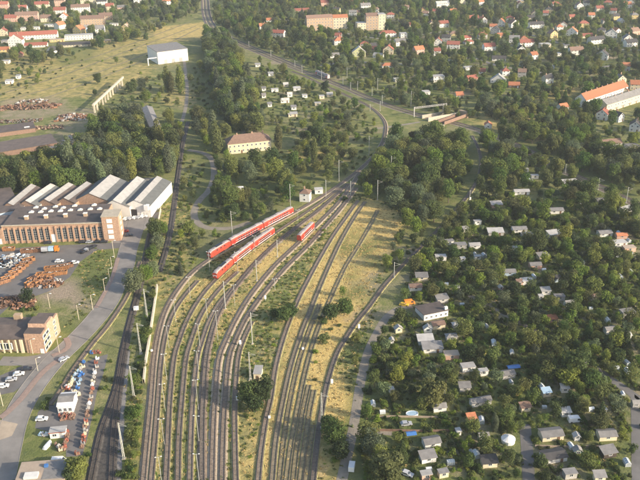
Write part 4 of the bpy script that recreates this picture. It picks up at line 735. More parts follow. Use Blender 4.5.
# ---------------------------------------------------------------- masts and lamps
def lattice_me(h, w0=.62, w1=.28):
    mb = MB(); n = max(4, int(h / 1.6)); q = lambda t: (w0 + (w1 - w0) * t) / 2
    for sx, sy in ((-1, -1), (1, -1), (1, 1), (-1, 1)): mb.bar((sx * q(0), sy * q(0), 0), (sx * q(1), sy * q(1), h), .055)
    for i in range(n):
        a, b = i / n, (i + 1) / n
        for s in (-1, 1):
            mb.bar((-q(a) * s, -q(a), h * a), (q(b) * s, -q(b), h * b), .05, 0, 3); mb.bar((-q(a) * s, q(a), h * a), (q(b) * s, q(b), h * b), .05, 0, 3)
            mb.bar((s * q(a), -q(a), h * a), (s * q(b), q(b), h * b), .05, 0, 3)
    return mb.me('lattice_shaft', ['mast_grey'])
def mast_label(kind, i, n, where): return '%s, %s from left of the %s' % (kind, ordinal(i), where)
def put_masts(lst, kind, labelk, where, group):
    for i, (bx_, by_, ty) in enumerate(sorted(lst)):
        b = G(bx_, by_); h = max(6.0, min(height_px((bx_, by_), ty), 15.5))
        e = empty({'lattice': 'lattice_mast', 'lamp': 'lamp_mast', 'cat': 'catenary_mast', 'street': 'street_lamp'}[kind], b, R(random.uniform(-15, 15)), mast_label(labelk, i, len(lst), where), {'lattice': 'mast', 'lamp': 'lamp mast', 'cat': 'mast', 'street': 'street lamp'}[kind], group)
        if kind == 'lattice':
            link('shaft', lattice_me(h), e); box('footing', (1.3, 1.3, .35), (0, 0, 0), 'concrete', e)
            mb = MB(); mb.bar((0, 0, h - 1.2), (2.6, 0, h - 1.6), .06); mb.bar((0, 0, h - .1), (2.6, 0, h - 1.5), .04); mb.build('bracket', ['mast_grey'], e)
        elif kind == 'cat':
            mb = MB(); mb.bar((0, 0, 0), (0, 0, h), .19, 0, 6); mb.build('shaft', ['mast_grey'], e); box('footing', (.9, .9, .3), (0, 0, 0), 'concrete', e)
            mb = MB(); mb.bar((0, 0, h - 2.2), (3.0, 0, h - 1.4), .06); mb.bar((0, 0, h - .4), (3.0, 0, h - 1.4), .05); mb.build('cantilever', ['mast_grey'], e)
        elif kind == 'lamp':
            mb = MB(); mb.bar((0, 0, 0), (0, 0, h), .095, 0, 6); mb.build('shaft', ['mast_grey'], e); mb = MB(); mb.bar((-1.1, 0, h - .05), (1.1, 0, h - .05), .07); mb.build('cross_arm', ['mast_grey'], e)
            for s in (-1, 1): box('lamp', (.5, .32, .16), (s * .9, 0, h), 'lamp_head', e)
        else:
            mb = MB(); mb.bar((0, 0, 0), (0, 0, h), .11, 0, 6); mb.bar((0, 0, h), (1.3, 0, h + .3), .07); mb.build('shaft', ['pale_concrete'], e); box('lamp', (.9, .4, .2), (1.5, 0, h + .25), 'lamp_head', e)
        mark_disc(OCC, b.x, b.y, 1.5); mark_disc(LOW, b.x - b.x / b.length * 5, b.y - b.y / b.length * 6, 6)
put_masts([(147.5,319,282),(141,354,323),(134,397,366),(124,459,415),(250.5,380,352),(322,428,390)], 'lattice', 'tall pale lattice mast', 'lattice masts beside the tracks', 'lattice masts')
put_masts([(225.5,309,281),(252.5,344,312),(257,281,260),(277.5,257,240),(290.5,207,184),(232.5,237,211),(339,181,160),(369,155,136),(377.5,200,180),(391,176,156),(326,197,180),(350.5,196,181),(469.5,200,190),(394,278,262)], 'cat', 'grey catenary mast with bracket arm', 'masts between yard and junction', 'catenary masts in the yard')
put_masts([(190.5,299,277),(176,322,300),(169,348,326),(207.5,319,299),(218,340,311),(200,347,324),(199.5,380,351),(167,380,354),(235,306,285),(275,290,280),(210,272,252),(238,274,252),(164.5,445,419),(162,484,457),(199,442,416),(199.5,484,454),(198.5,410,380),(165.5,412,384),(255,252,236),(298,222,210)], 'lamp', 'slim lamp mast with cross arm', 'lamp masts between yard tracks', 'yard lamp masts')
put_masts([(112,268,257),(110,282,269),(105,292,279),(93,310,295),(79,320,305),(59.5,353,338),(33,354,340),(114.5,258,241),(38,371,359),(3,406,388),(50,308,294)], 'street', 'pale street lamp', 'street lamps along the left road', 'street lamps')
put_masts([(249,47.5,41),(271,57,50),(295,67.5,60),(321.5,80,70),(343,84.5,76.5),(350.5,91,82),(357.5,90,81),(377.5,89.5,78),(372,95.5,87.5),(382,105,95),(380,111,101),(370,111,105),(392.5,98.5,86),(411,106,91),(347,77.5,67),(302,73,65),(232,41,36)], 'cat', 'pale catenary mast', 'masts along the distant main line', 'main line masts')
put_masts([(565,174,164),(626,203,187),(598,190,178)], 'cat', 'grey catenary mast', 'masts on the line right of the bridge', 'masts right of the bridge')
# white signals and relay boxes by the tracks
for i, (x, y, h) in enumerate([(265.5,300.5,2.6),(240.5,346,2.8),(237.5,402,2.6),(269.5,419,1.4),(332,385,2.6),(359,330,2.8),(303,350,1.2),(470,201,2.4),(136.5,311,2.2),(152,352,1.2)]):
    b = G(x, y); e = empty('signal_box', b, R(10), 'small white trackside signal box, %s from left of these' % ordinal(sorted([265.5,240.5,237.5,269.5,332,359,303,470,136.5,152]).index(x)), 'signal box', 'trackside signal boxes')
    box('cabinet', (.9 if i != 8 else 2.2, .6 if i != 8 else 1.6, h * .62), (0, 0, h * .38), 'white_paint', e); box('post', (.22, .22, h * .38), (0, 0, 0), 'mast_grey', e)
# overhead wires along the used tracks
for key in ('upper', 'lower', 'main5', 'main6', 'line1', 'line2'):
    L = TRACKS[key][::3]; mb = MB()
    for a, b in zip(L, L[1:]): mb.bar((a.x, a.y, 5.9), (b.x, b.y, 5.9), .012, 0, 3); mb.bar((a.x, a.y, 7.2), (b.x, b.y, 7.2), .012, 0, 3)
    tag(mb.build('contact_wire', ['dark_paint']), 'thin overhead wires above ' + {'upper': 'the track of the farthest left red train', 'lower': 'the track of the nearest red train', 'main5': 'the track of the short red coach', 'main6': 'the track right of the short red coach', 'line1': 'the left main line track by the bridge', 'line2': 'the right main line track by the bridge'}[key], 'wire', 'overhead wires')

# ---------------------------------------------------------------- vehicles
def tyre_me():
    mb = MB(); k = 10
    for y in (-.1, .1):
        for i in range(k): t = 2 * math.pi * i / k; mb.v.append((.32 * math.cos(t), y, .32 + .32 * math.sin(t)))
    for i in range(k): j = (i + 1) % k; mb.f.append((i, j, k + j, k + i)); mb.m.append(0)
    mb.f.append(tuple(reversed(range(k)))); mb.m.append(0); mb.f.append(tuple(range(k, 2 * k))); mb.m.append(0)
    return mb.me('wheel', ['tyre'])
TYRE = tyre_me()
def car(px, rz, paint, label, L=4.3, van=False, cat='car', group=None, loc=None):
    b = loc or G(*px); z0 = .05
    e = empty('parked_van' if van else 'parked_car', (b.x, b.y, z0), R(rz), label, cat, group); hw = .88 if not van else .98
    prof = [(-L / 2, .3), (L / 2, .3), (L / 2 + .03, .62), (L / 2 - .1, .8), (L * .22, .92), (L * .08, 1.42), (-L * .3, 1.46), (-L * .47, .95), (-L / 2, .9)] if not van else [(-L / 2, .3), (L / 2, .3), (L / 2, .8), (L * .4, 1.1), (L * .26, 2.0), (L * .2, 2.15), (-L * .49, 2.15), (-L / 2, 2.0)]
    mb = MB(); mb.prism(prof, -hw, hw, 0, 'Y'); body = mb.build('body', [paint], e)
    mb = MB()
    gp = [(L * .185, .97), (L * .065, 1.36), (-L * .29, 1.39), (-L * .41, .98)] if not van else [(L * .36, 1.15), (L * .25, 1.9), (L * .08, 1.9), (L * .08, 1.15)]
    mb.prism(gp, -hw - .015, hw + .015, 0, 'Y'); mb.build('side_glass', ['glass'], e)
    mb = MB(); a, c = ((L * .22 + .02, .95), (L * .085, 1.4)) if not van else ((L * .4 + .02, 1.12), (L * .265, 1.98))
    mb.poly([(a[0] + .02, -hw * .85, a[1]), (a[0] + .02, hw * .85, a[1]), (c[0] + .02, hw * .8, c[1]), (c[0] + .02, -hw * .8, c[1])]); mb.build('windscreen', ['glass'], e)
    for sx in (-1, 1):
        for sy in (-1, 1): link('wheel', TYRE, e, (sx * L * .31, sy * (hw - .08), 0))
        box('headlight', (.06, .3, .16), (L / 2 + .01, sx * hw * .7, .6), 'lamp_head', e)
    mark_disc(OCC, b.x, b.y, 2.5); return e
car((59.5, 262), 4, 'white_paint', 'white car parked in the factory yard, left of two', group='white cars in the factory yard'); car((75, 263.5), 6, 'white_paint', 'white car parked in the factory yard, right of two beside the grass', group='white cars in the factory yard')
for i, (x, y, r, c, n) in enumerate([(3.5,387,8,'white_paint','white'),(11.5,380.5,12,'silver_paint','silver grey'),(19,375,14,'white_paint','white'),(27,370,12,'dark_paint','dark')]): car((x, y), r, c, '%s car in the roadside parking area, %s from left' % (n, ordinal(i)), group='cars in the roadside parking area')
car((42, 420), 4, 'white_paint', 'white car beside the market entrance, below the dark bush'); car((59.5, 463), 3, 'white_paint', 'white van parked above the pale flat-roofed building', 4.9, True, 'van'); car((352, 468), 80, 'white_paint', 'white van on the dirt road right of the yellow grass', 4.6, True, 'van')
for i, (x, y, c, n) in enumerate([(84,252.5,'dark_paint','dark'),(87.5,250.5,'silver_paint','silver grey'),(90.5,249,'dark_paint','dark'),(93.5,247.5,'dark_paint','dark')]): car((x, y), 60, c, '%s car parked beside the grass edge, %s from left of four' % (n, ordinal(i)), group='cars by the grass edge')
for i, (x, c, n) in enumerate([(83,'dark_paint','dark'),(90,'silver_paint','silver grey'),(98,'dark_paint','dark'),(104,'dark_paint','dark'),(48,'dark_paint','dark')]): car((x, 244.6 - x * .02), 4, c, '%s car under the factory windows, %s from left' % (n, ordinal([48, 83, 90, 98, 104].index(x))), group='cars under the factory windows')
for i, (x, y, c, n) in enumerate([(126,219.5,'white_paint','white'),(130.5,219,'silver_paint','silver grey'),(135,218.3,'white_paint','white'),(139,217.8,'silver_paint','silver grey'),(143,217,'white_paint','white'),(147.5,216.3,'white_paint','white')]): car((x, y), 70, c, '%s car before the white hall gateway, %s from left of six' % (n, ordinal(i)), group='cars in the factory courtyard')
car((125, 232), 15, 'red_paint', 'red car in the factory courtyard right of the tower'); car((129, 236), 10, 'dark_paint', 'dark car in the factory courtyard near the tower foot')
car((575, 421.5), 4, 'white_paint', 'white caravan-like van among the allotment gardens', 5.2, True, 'van'); car((406, 425), 8, 'silver_paint', 'silver grey car on the long green lawn strip'); car((407, 475), -30, 'silver_paint', 'silver grey car under the trees at the bottom edge')
car((241, 190), 6, 'white_paint', 'white van among bushes below the barrack house', 6.2, True, 'van')
car((64, 360), 48, 'silver_paint', 'silver grey car driving on the left road'); car((409.5, 304), 10, 'orange_paint', 'orange van at the garden club house yard', 5.0, True, 'van'); car((404, 305.5), -15, 'yellow_paint', 'yellow car beside the orange van in the gardens')
# lorry in the yard
b = G(50.5, 252); lr = empty('lorry', (b.x, b.y, .05), R(6), 'lorry with orange cab and blue tank beside the brick factory', 'lorry')
mb = MB(); mb.prism([(2.4, .6), (4.6, .6), (4.6, 1.9), (4.3, 3.0), (2.4, 3.1)], -1.2, 1.2, 0, 'Y'); cb = mb.build('cab', ['orange_paint'], lr); box('windscreen', (.08, 2.0, .9), (4.5, 0, 1.95), 'glass', cb)
mb = MB(); mb.box((8.4, .9, .35), (-.2, 0, .6)); mb.build('chassis', ['dark_rust'], lr); mb = MB(); mb.prism([(-1.1, 1.0), (1.1, 1.0), (1.2, 2.2), (.7, 3.0), (-.7, 3.0), (-1.2, 2.2)], -4.4, -1.0, 0, 'X'); mb.build('tank', ['silver_paint'], lr); mb = MB(); mb.box((2.6, 2.3, 2.0), (.6, 0, 1.0)); mb.build('load_box', ['pale_blue'], lr)
for x in (-3.4, -2.2, 3.4):
    for y in (-1, 1): link('wheel', TYRE, lr, (x, y * 1.05, 0), (0, 0, 0), (1.5, 1.6, 1.5))
# skips (open containers)
def skip_me(m):
    mb = MB(); a, b, h, t = 3.0, 1.15, 1.9, .12
    o = [(-a, -b), (a, -b), (a, b), (-a, b)]; n = len(mb.v); tp = 1.06
    for x, y in o: mb.v.append((x, y, .1))
    for x, y in o: mb.v.append((x * tp, y * tp, h))
    for x, y in o: mb.v.append((x * tp - math.copysign(t, x), y * tp - math.copysign(t, y), h))
    for x, y in o: mb.v.append((x - math.copysign(t, x), y - math.copysign(t, y), .35))
    mb.f.append((3, 2, 1, 0))
    for l in range(3):
        for i in range(4): j = (i + 1) % 4; mb.f.append((l * 4 + i, l * 4 + j, l * 4 + 4 + j, l * 4 + 4 + i))
    mb.f.append((12, 13, 14, 15)); mb.m = [0] * len(mb.f)
    for i in range(6):
        for s in (-1, 1): mb.box((.12, .1, 1.7), (-2.6 + i * 1.05, s * (b + .07), .15))
    return mb.me('tub', [m])
SK = {m: skip_me(m) for m in ('skip_orange', 'rust', 'dark_rust')}
def rubble_me(n, sx, sy, h, mats, seed, smin=.25, smax=.9):
    r = random.Random(seed); mb = MB()
    for i in range(n):
        x, y = r.uniform(-1, 1), r.uniform(-1, 1); q = max(0, 1 - (x * x + y * y) * .8); s = r.uniform(smin, smax)
        mb.box((s * r.uniform(.5, 2.2), s * r.uniform(.4, 1.2), s * r.uniform(.3, .9)), (x * sx, y * sy, r.uniform(0, 1) * h * q), r.randrange(len(mats)), r.uniform(0, 3), r.uniform(-.5, .5))
    return mb.me('heap', mats)
LOAD = [rubble_me(40, 2.5, .8, .9, ['rust', 'dark_rust', 'grey_plaster'], i, .2, .5) for i in range(3)]
skips = [(27,252.5,4,'rust'),(32,252,4,'rust'),(37,251.6,4,'rust'),(41,251,4,'rust'),(29,261.5,32,'skip_orange'),(26,264.5,34,'rust'),(22.5,267.5,36,'skip_orange'),(19,270.5,38,'rust'),(15.5,273.5,38,'skip_orange'),(12,276.5,40,'rust'),(8,279.5,40,'skip_orange'),(4,283,40,'rust'),(9,250.5,4,'skip_orange'),
 (51,270,6,'skip_orange'),(57,269.5,6,'skip_orange'),(63,268.5,6,'skip_orange'),(43,276,6,'skip_orange'),(49,275.5,6,'skip_orange'),(55,275,6,'skip_orange'),(61,274,6,'skip_orange'),(67,267.5,30,'rust'),(31,284,60,'skip_orange'),(34,280,55,'skip_orange'),(47,284,20,'rust')]
for i, (x, y, r, m) in enumerate(sorted(skips)):
    b = G(x, y); e = empty('skip_container', (b.x, b.y, .04), R(r), '%s skip container in the factory yard, %s from left of all skips' % ('orange' if m == 'skip_orange' else 'rusty brown', ordinal(i)), 'skip', 'skip containers'); link('tub', SK[m], e); tag(link('load', LOAD[i % 3], e, (0, 0, .9)), kind='stuff')
    if 50 < x < 64 and y > 269: pass
for (x, y, sx, sy, h, n, mats, lb) in [(9,262,9,7,2.6,420,['grey_plaster','light_metal','dark_rust','dark_paint','grey_roof','blue_plaster'],'grey and white heap of scrapped cars behind the row of skips'),(14,302.5,8,5,2.8,320,['rust','dark_rust','dark_rust','brown_tile'],'dark rusty scrap heap left of the lone yard tree'),(24,305,5,4,2.4,160,['dark_rust','rust','pink_plaster'],'reddish scrap heap below the lone yard tree'),(40,282,6,5,2.2,240,['rust','rust','skip_orange','dark_rust'],'mixed orange and grey scrap heap beside the orange skips'),(52,284,5,4,1.8,140,['dark_rust','grey_plaster','rust'],'grey scrap heap at the edge of the pale bare lot'),(20,108,34,7,2.2,420,['rust','dark_rust','dark_rust','brown_tile'],'long rusty brown rows of scrap in the old freight yard'),(10,122,26,5,1.4,200,['dark_rust','brown_tile','grey_roof'],'dark brown broken roofing between the derelict sheds'),(48,128,12,5,1.6,140,['brown_tile','tan_brick','dark_rust'],'tan and brown rubble right of the farthest derelict shed'),(72,118,12,9,2.6,200,['brown_tile','rust','grey_plaster'],'brownish rubble heap beside the old freight yard ruins'),(33,102,14,6,2.0,150,['grey_plaster','rust','dark_rust'],'grey rubble heap at the edge of the dry field'),(72,140,6,12,2.2,160,['grey_plaster','light_metal','tan_brick'],'pale rubble heap left of the tall poplars')]:
    b = G(x, y); o = link('scrap_heap', rubble_me(n, sx, sy, h, mats, int(x * 7 + y), .35, 1.3 if sy < 7 or sx < 10 else 2.0), None, (b.x, b.y, 0), (0, 0, R(6))); tag(o, lb, 'scrap heap', 'scrap heaps', 'stuff'); mark_disc(OCC, b.x, b.y, max(sx, sy) * .8)
# goods in the market: pallets, crates and stacks, each its own thing
def pallet_stack_me(m, seed):
    r = random.Random(seed); mb = MB()
    for i in range(3): mb.box((.1, 1.0, .1), (-.5 + .5 * i, 0, 0), 1)
    mb.box((1.2, 1.0, .06), (0, 0, .1), 1)
    for a in range(3):
        for b in range(2):
            for z in range(r.randint(1, 4)): mb.box((.36, .46, .3), (-.39 + .39 * a, -.24 + .48 * b, .162 + .31 * z), 0, r.uniform(-.06, .06))
    return mb.me('pallet_stack', [m, 'brown_wood'])
PAL = {m: [pallet_stack_me(m, s) for s in range(2)] for m in ('pale_blue', 'red_tile', 'orange_paint', 'white_paint', 'grey_plaster', 'brown_tile', 'blue_paint', 'cream_plaster')}
MN = {'pale_blue': 'pale blue', 'red_tile': 'red', 'orange_paint': 'orange', 'white_paint': 'white', 'grey_plaster': 'grey', 'brown_tile': 'brown', 'blue_paint': 'blue', 'cream_plaster': 'cream'}
goods = []
def line(px_a, px_b, n, cols, jit=.5):
    for i in range(n):
        t = (i + .5) / n; goods.append((px_a[0] + (px_b[0] - px_a[0]) * t + random.uniform(-jit, jit), px_a[1] + (px_b[1] - px_a[1]) * t + random.uniform(-jit, jit), cols[i % len(cols)] if len(cols) < 4 else random.choice(cols)))
line((85,363), (66,391), 11, ['pale_blue', 'white_paint', 'cream_plaster', 'blue_paint', 'grey_plaster'], 1.5); line((82,372), (78,390), 5, ['pale_blue', 'pale_blue', 'blue_paint', 'white_paint'], 1.2); line((63,390), (70,389), 3, ['red_tile', 'brown_tile', 'red_tile', 'red_tile'], .8)
line((59.5,417), (75,415.5), 6, ['red_tile', 'brown_tile']); line((60,420), (74,418.5), 5, ['brown_tile', 'red_tile', 'brown_tile', 'red_tile']); line((98,358), (87,418), 16, ['cream_plaster', 'grey_plaster', 'red_tile', 'white_paint', 'brown_tile'], .8); line((87,420), (82,450), 9, ['red_tile', 'cream_plaster', 'brown_tile', 'grey_plaster'], .8)
line((68,431), (64,452), 7, ['brown_tile', 'red_tile', 'brown_tile', 'brown_tile'], .6); line((90,355), (99,352), 5, ['red_tile', 'blue_paint', 'dark' if 0 else 'brown_tile', 'brown_tile'], 1.2); line((40,436), (47,436), 4, ['pale_blue', 'grey_plaster', 'white_paint', 'pale_blue'], .5); line((72,392), (80,396), 5, ['cream_plaster', 'grey_plaster', 'pale_blue', 'cream_plaster'], 1); line((56,446), (62,452), 4, ['brown_tile', 'grey_plaster', 'brown_tile', 'cream_plaster'], .8); line((76,454),(79,454.5),2,['red_tile','brown_tile'])
cnt = defaultdict(list)
for g in goods: cnt[g[2]].append(g)
for m, gs in cnt.items():
    gs.sort(key=lambda g: g[1])
    for i, (x, y, _) in enumerate(gs):
        b = G(x, y); o = link('pallet_stack', PAL[m][i % 2], None, (b.x, b.y, .04), (0, 0, R(random.uniform(-25, 25))), (1.2, 1.2, 1.0)); tag(o, '%s goods stack on a market pallet, %s of that colour from the far end' % (MN[m], ordinal(i)), 'pallet stack', 'goods stacks in the market yard')
b = G(47.5, 446); e = empty('boat', b, R(75), 'small white upturned boat on the lawn below the market', 'boat'); mb = MB(); pr = [(-2.2, .0, .5), (-2.1, .75, .35), (0, .95, .3), (1.6, .7, .4), (2.6, 0, .6), (1.6, -.7, .4), (0, -.95, .3), (-2.1, -.75, .35)]
n = len(pr); mb.v = [(x, y, .05) for x, y, z in pr] + [(x * .8, y * .6, z + .6) for x, y, z in pr]; mb.f = [tuple(reversed(range(n))), tuple(range(n, 2 * n))] + [(i, (i + 1) % n, n + (i + 1) % n, n + i) for i in range(n)]; mb.m = [0] * len(mb.f); mb.build('hull', ['white_paint'], e); mb = MB(); mb.bar((-1.7, 0, 1.0), (2.0, 0, 1.1), .07); mb.build('keel', ['white_paint'], e)
# round tent, pool, tarpaulins
b = G(508, 441.5); e = empty('round_tent', b, 0, 'round white garden tent with low cone roof', 'tent'); mb = MB(); k = 14
for r_, z in ((2.35, 0), (2.35, 1.3), (2.5, 1.35), (.1, 2.5)):
    for i in range(k): t = 2 * math.pi * i / k; mb.v.append((r_ * math.cos(t), r_ * math.sin(t), z))
wl = MB(); wl.v = mb.v[:2 * k]; wl.f = [(i, (i + 1) % k, k + (i + 1) % k, k + i) for i in range(k)]; wl.m = [0] * k; wl.build('wall', ['white_paint'], e); rf2 = MB(); rf2.v = mb.v[2 * k:]; rf2.f = [(i, (i + 1) % k, k + (i + 1) % k, k + i) for i in range(k)]; rf2.m = [i % 2 for i in range(k)]; rf2.build('roof', ['white_paint', 'skylight'], e); mark_disc(OCC, b.x, b.y, 4); mark_disc(LOW, b.x, b.y - 5, 5)
b = G(412, 415); e = empty('garden_pool', b, R(5), 'oval light blue garden pool at the edge of the lawn strip', 'pool'); k = 16; mb = MB()
for sc_, z in ((1.0, 0), (1.0, .9), (.93, .9), (.93, .75)):
    for i in range(k): t = 2 * math.pi * i / k; mb.v.append((2.3 * sc_ * math.cos(t), 1.5 * sc_ * math.sin(t), z))
mb.f = [(l * k + i, l * k + (i + 1) % k, (l + 1) * k + (i + 1) % k, (l + 1) * k + i) for l in range(3) for i in range(k)]; mb.m = [0] * len(mb.f); mb.build('rim', ['white_paint'], e); wt = MB(); wt.v = mb.v[3 * k:]; wt.f = [tuple(range(k))]; wt.m = [0]; wt.build('pool_water', ['pale_blue'], e); mark_disc(OCC, b.x, b.y, 4)
for (x, y, wd, dp, lb) in [(411,437,3.6,2.4,'bright blue tarpaulin over a frame above the grey-roofed sheds'),(513,370,5.2,2.6,'blue tarpaulin roof among the trees above the sheds')]:
    b = G(x, y); e = empty('tarpaulin_shelter', b, R(8), lb, 'tarpaulin', 'blue tarpaulins'); mb = MB(); mb.prism([(-dp / 2, 1.6), (0, 2.1), (dp / 2, 1.6), (dp / 2, 1.64), (0, 2.16), (-dp / 2, 1.64)][::-1], -wd / 2, wd / 2, 0, 'X'); mb.build('tarpaulin', ['blue_paint'], e)
    for sx in (-1, 1):
        for sy in (-1, 1): box('pole', (.09, .09, 1.6), (sx * wd * .46, sy * dp * .44, 0), 'brown_wood', e)
    mark_disc(OCC, b.x, b.y, 3); mark_disc(LOW, b.x, b.y - 5, 4)
# small greenhouses, one here and there between the plots
GH = MB(); GH.prism([(-1, 0), (1, 0), (1, 1.5), (0, 2.1), (-1, 1.5)], -1.5, 1.5, 0, 'Y'); GHM = GH.me('glazing', ['glazing']); GR = MB()
for y in (-1.5, -.5, .5, 1.5):
    for s in (-1, 1): GR.bar((s * 1.02, y, 0), (s * 1.02, y, 1.52), .05); GR.bar((s * 1.02, y, 1.52), (0, y, 2.14), .05)
for s in (-1, 0, 1): GR.bar((s * 1.02, -1.5, 1.52 if s else 2.14), (s * 1.02, 1.5, 1.52 if s else 2.14), .05)
GRM = GR.me('frame', ['white_paint']); gpos = []
while len(gpos) < 50:
    x, y = random.uniform(372, 638), random.uniform(180, 478)
    if x < 420 + (330 - y) * .2 and y < 330: continue
    if x < 372 or (y < 235 and x < 500): continue
    g = G(x, y)
    if not looked(OCC, g.x, g.y): gpos.append((x, y)); mark_disc(OCC, g.x, g.y, 2.0); mark_disc(LOW, g.x, g.y - 3, 2.5)
for i, (x, y) in enumerate(sorted(gpos)):
    e = empty('greenhouse', G(x, y), R(random.choice((5, 95)) + random.uniform(-10, 10)), 'small pale garden greenhouse, %s from left among the allotment greenhouses' % ordinal(i), 'greenhouse', 'allotment greenhouses'); link('glazing', GHM, e); link('frame', GRM, e); q = random.uniform(.55, .95); e.scale = (q, q, q)
# garden fences along the lawn strip and paths
def fence(px, h, m, label, gap=2.4):
    L = smooth_line([G2(*p) for p in px], gap); o0 = Vector((L[0].x, L[0].y, 0)); e = empty('garden_fence', o0, 0, label, 'fence', 'garden fences')
    for p in L: box('post', (.1, .1, h + .1), (p.x - o0.x, p.y - o0.y, 0), m, e)
    for a, b in zip(L, L[1:]):
        d = b - a; c = (a + b) / 2 - o0
        box('panel', (d.length - .12, .05, h - .12), (c.x, c.y, .1), m, e, math.atan2(d.y, d.x))
fence([(374,417.5),(410,417.8),(446,418.5)], 1.0, 'tan_roof', 'low tan fence along the upper edge of the lawn strip'); fence([(372,431),(420,432),(462,431.5)], 1.1, 'brown_tile', 'low brown fence along the lower edge of the lawn strip'); fence([(535,447),(570,448),(600,447)], 1.0, 'tan_roof', 'low tan fence between the two rows of garden houses')
# ---------------------------------------------------------------- trees
def crown_mesh(name, lobes, n, leaf, m, seed, zsq=1.0, inner=.25):
    r = np.random.default_rng(seed); lob = np.array(lobes, float); pr = lob[:, 3] ** 2; pr /= pr.sum()
    k = r.choice(len(lob), n, p=pr); d = r.normal(size=(n, 3)); d /= np.linalg.norm(d, axis=1)[:, None]
    rad = np.where(r.random(n) < inner, r.uniform(.45, .85, n), r.uniform(.84, 1.08, n))
    c = lob[k, :3] + d * (lob[k, 3] * rad)[:, None] * np.array([1, 1, zsq])
    c[:, 2] = np.maximum(c[:, 2], .12)
    nn = d * .9 + r.normal(size=(n, 3)) * .42 + np.array([0, 0, .25]); nn /= np.linalg.norm(nn, axis=1)[:, None]
    a = np.cross(nn, r.normal(size=(n, 3))); a /= np.linalg.norm(a, axis=1)[:, None]; b = np.cross(nn, a)
    s = leaf * r.uniform(.6, 1.35, n); asp = r.uniform(.55, .95, n)
    v = np.stack([c + a * s[:, None], c + b * (s * asp)[:, None] + nn * (s * .2)[:, None], c - a * s[:, None], c - b * (s * asp)[:, None] + nn * (s * .2)[:, None]], 1).reshape(-1, 3)
    f = np.arange(4 * n).reshape(n, 4)
    me = bpy.data.meshes.new(name); me.from_pydata(v.tolist(), [], f.tolist()); me.materials.append(MATS[m]); me.update(); return me
def trunk_mesh(h, r0, lobes, seed):
    rr = random.Random(seed); mb = MB(); n = 4; pts = [Vector((rr.uniform(-.1, .1) * i * .3, rr.uniform(-.1, .1) * i * .3, h * i / n)) for i in range(n + 1)]; k = 7
    for i, p in enumerate(pts):
        q = r0 * (1 - .6 * i / n)
        for j in range(k): t = 2 * math.pi * j / k; mb.v.append((p.x + q * math.cos(t), p.y + q * math.sin(t), p.z))
    for i in range(n):
        for j in range(k): mb.f.append((i * k + j, i * k + (j + 1) % k, (i + 1) * k + (j + 1) % k, (i + 1) * k + j)); mb.m.append(0)
    for l in lobes[:6]: mb.bar(pts[2 + rr.randint(0, 1)], Vector(l[:3]), r0 * .28, 0, 5)
    return mb.me('trunk', ['bark'])
def lobes_round(seed, H, Rr, n=9, base=.28):
    r = random.Random(seed); L = []; n = max(5, n + r.randint(-3, 4)); base *= r.uniform(.7, 1.25)
    for i in range(n):
        t = 2 * math.pi * i / n * 2.4 + r.uniform(-.4, .4); z = base + (1 - base) * (i + .6) / n * .82; w_ = math.sin(math.pi * min(1, (z - base * .6) / (1.12 - base * .6))) ** .6
        q = r.uniform(.3, .7) * Rr * w_; L.append((q * math.cos(t), q * math.sin(t), H * z, Rr * r.uniform(.36, .56)))
    L.append((0, 0, H * .62, Rr * .62)); return L
def lobes_poplar(seed, H, Rr):
    r = random.Random(seed); return [(r.uniform(-.2, .2) * Rr, r.uniform(-.2, .2) * Rr, H * (.14 + .8 * i / 9), Rr * (.95 if 1 < i < 6 else .8 if i < 2 else .95 - .16 * (i - 5)) * r.uniform(.85, 1.1)) for i in range(10)]
def lobes_cone(seed, H, Rr): return [(0, 0, H * (.14 + .8 * i / 8), Rr * (1.0 - .095 * i)) for i in range(9)]
# prototypes, one metre scale = real size; (kind, lobes, height, leaf material, leaves, leaf size)
PROTO = []
def proto(kind, H, Rr, m, n, leaf, seed, zsq=.9):
    lb = {'round': lambda: lobes_round(seed, H, Rr), 'tall': lambda: lobes_round(seed, H, Rr, 12, .2), 'poplar': lambda: lobes_poplar(seed, H, Rr), 'cone': lambda: lobes_cone(seed, H, Rr), 'bush': lambda: [(random.Random(seed + i).uniform(-.6, .6) * Rr, random.Random(seed * 3 + i).uniform(-.6, .6) * Rr, H * random.Random(seed * 5 + i).uniform(.2, .62), Rr * random.Random(seed * 7 + i).uniform(.38, .58)) for i in range(7)]}[kind]()
    PROTO.append(dict(kind=kind, H=H, R=Rr, crown=crown_mesh('crown', lb, n, leaf, m, seed, zsq if kind != 'poplar' else 1.15), trunk=trunk_mesh(H * (.55 if kind != 'bush' else .35), H * .022 if kind != 'bush' else .07, lb, seed)))
rp_ = random.Random(5)
for i, m in enumerate(['leaf_dark', 'leaf_mid', 'leaf_olive', 'leaf_mid', 'leaf_bright', 'leaf_silver', 'leaf_olive', 'leaf_bright', 'leaf_mid', 'leaf_dark', 'leaf_olive', 'leaf_mid']):
    H_i, R_i = rp_.uniform(5.6, 9.2), rp_.uniform(2.5, 3.9); proto('round', H_i, R_i, m, int(1250 * (R_i / 3.2) ** 2 * rp_.uniform(.75, 1.15)), rp_.uniform(.22, .36), 11 + i, rp_.uniform(.7, 1.1))
for i, m in enumerate(['leaf_dark', 'leaf_mid', 'leaf_olive', 'leaf_silver', 'leaf_mid', 'leaf_olive']): proto('tall', rp_.uniform(12.5, 17), rp_.uniform(4.0, 5.8), m, int(2600 * rp_.uniform(.75, 1.15)), rp_.uniform(.34, .48), 31 + i, rp_.uniform(.75, 1.15))
for i, m in enumerate(['leaf_olive', 'leaf_silver']): proto('poplar', 20.0, 2.9, m, 2300, .40, 51 + i)
proto('cone', 10.0, 2.4, 'leaf_dark', 1400, .30, 61)
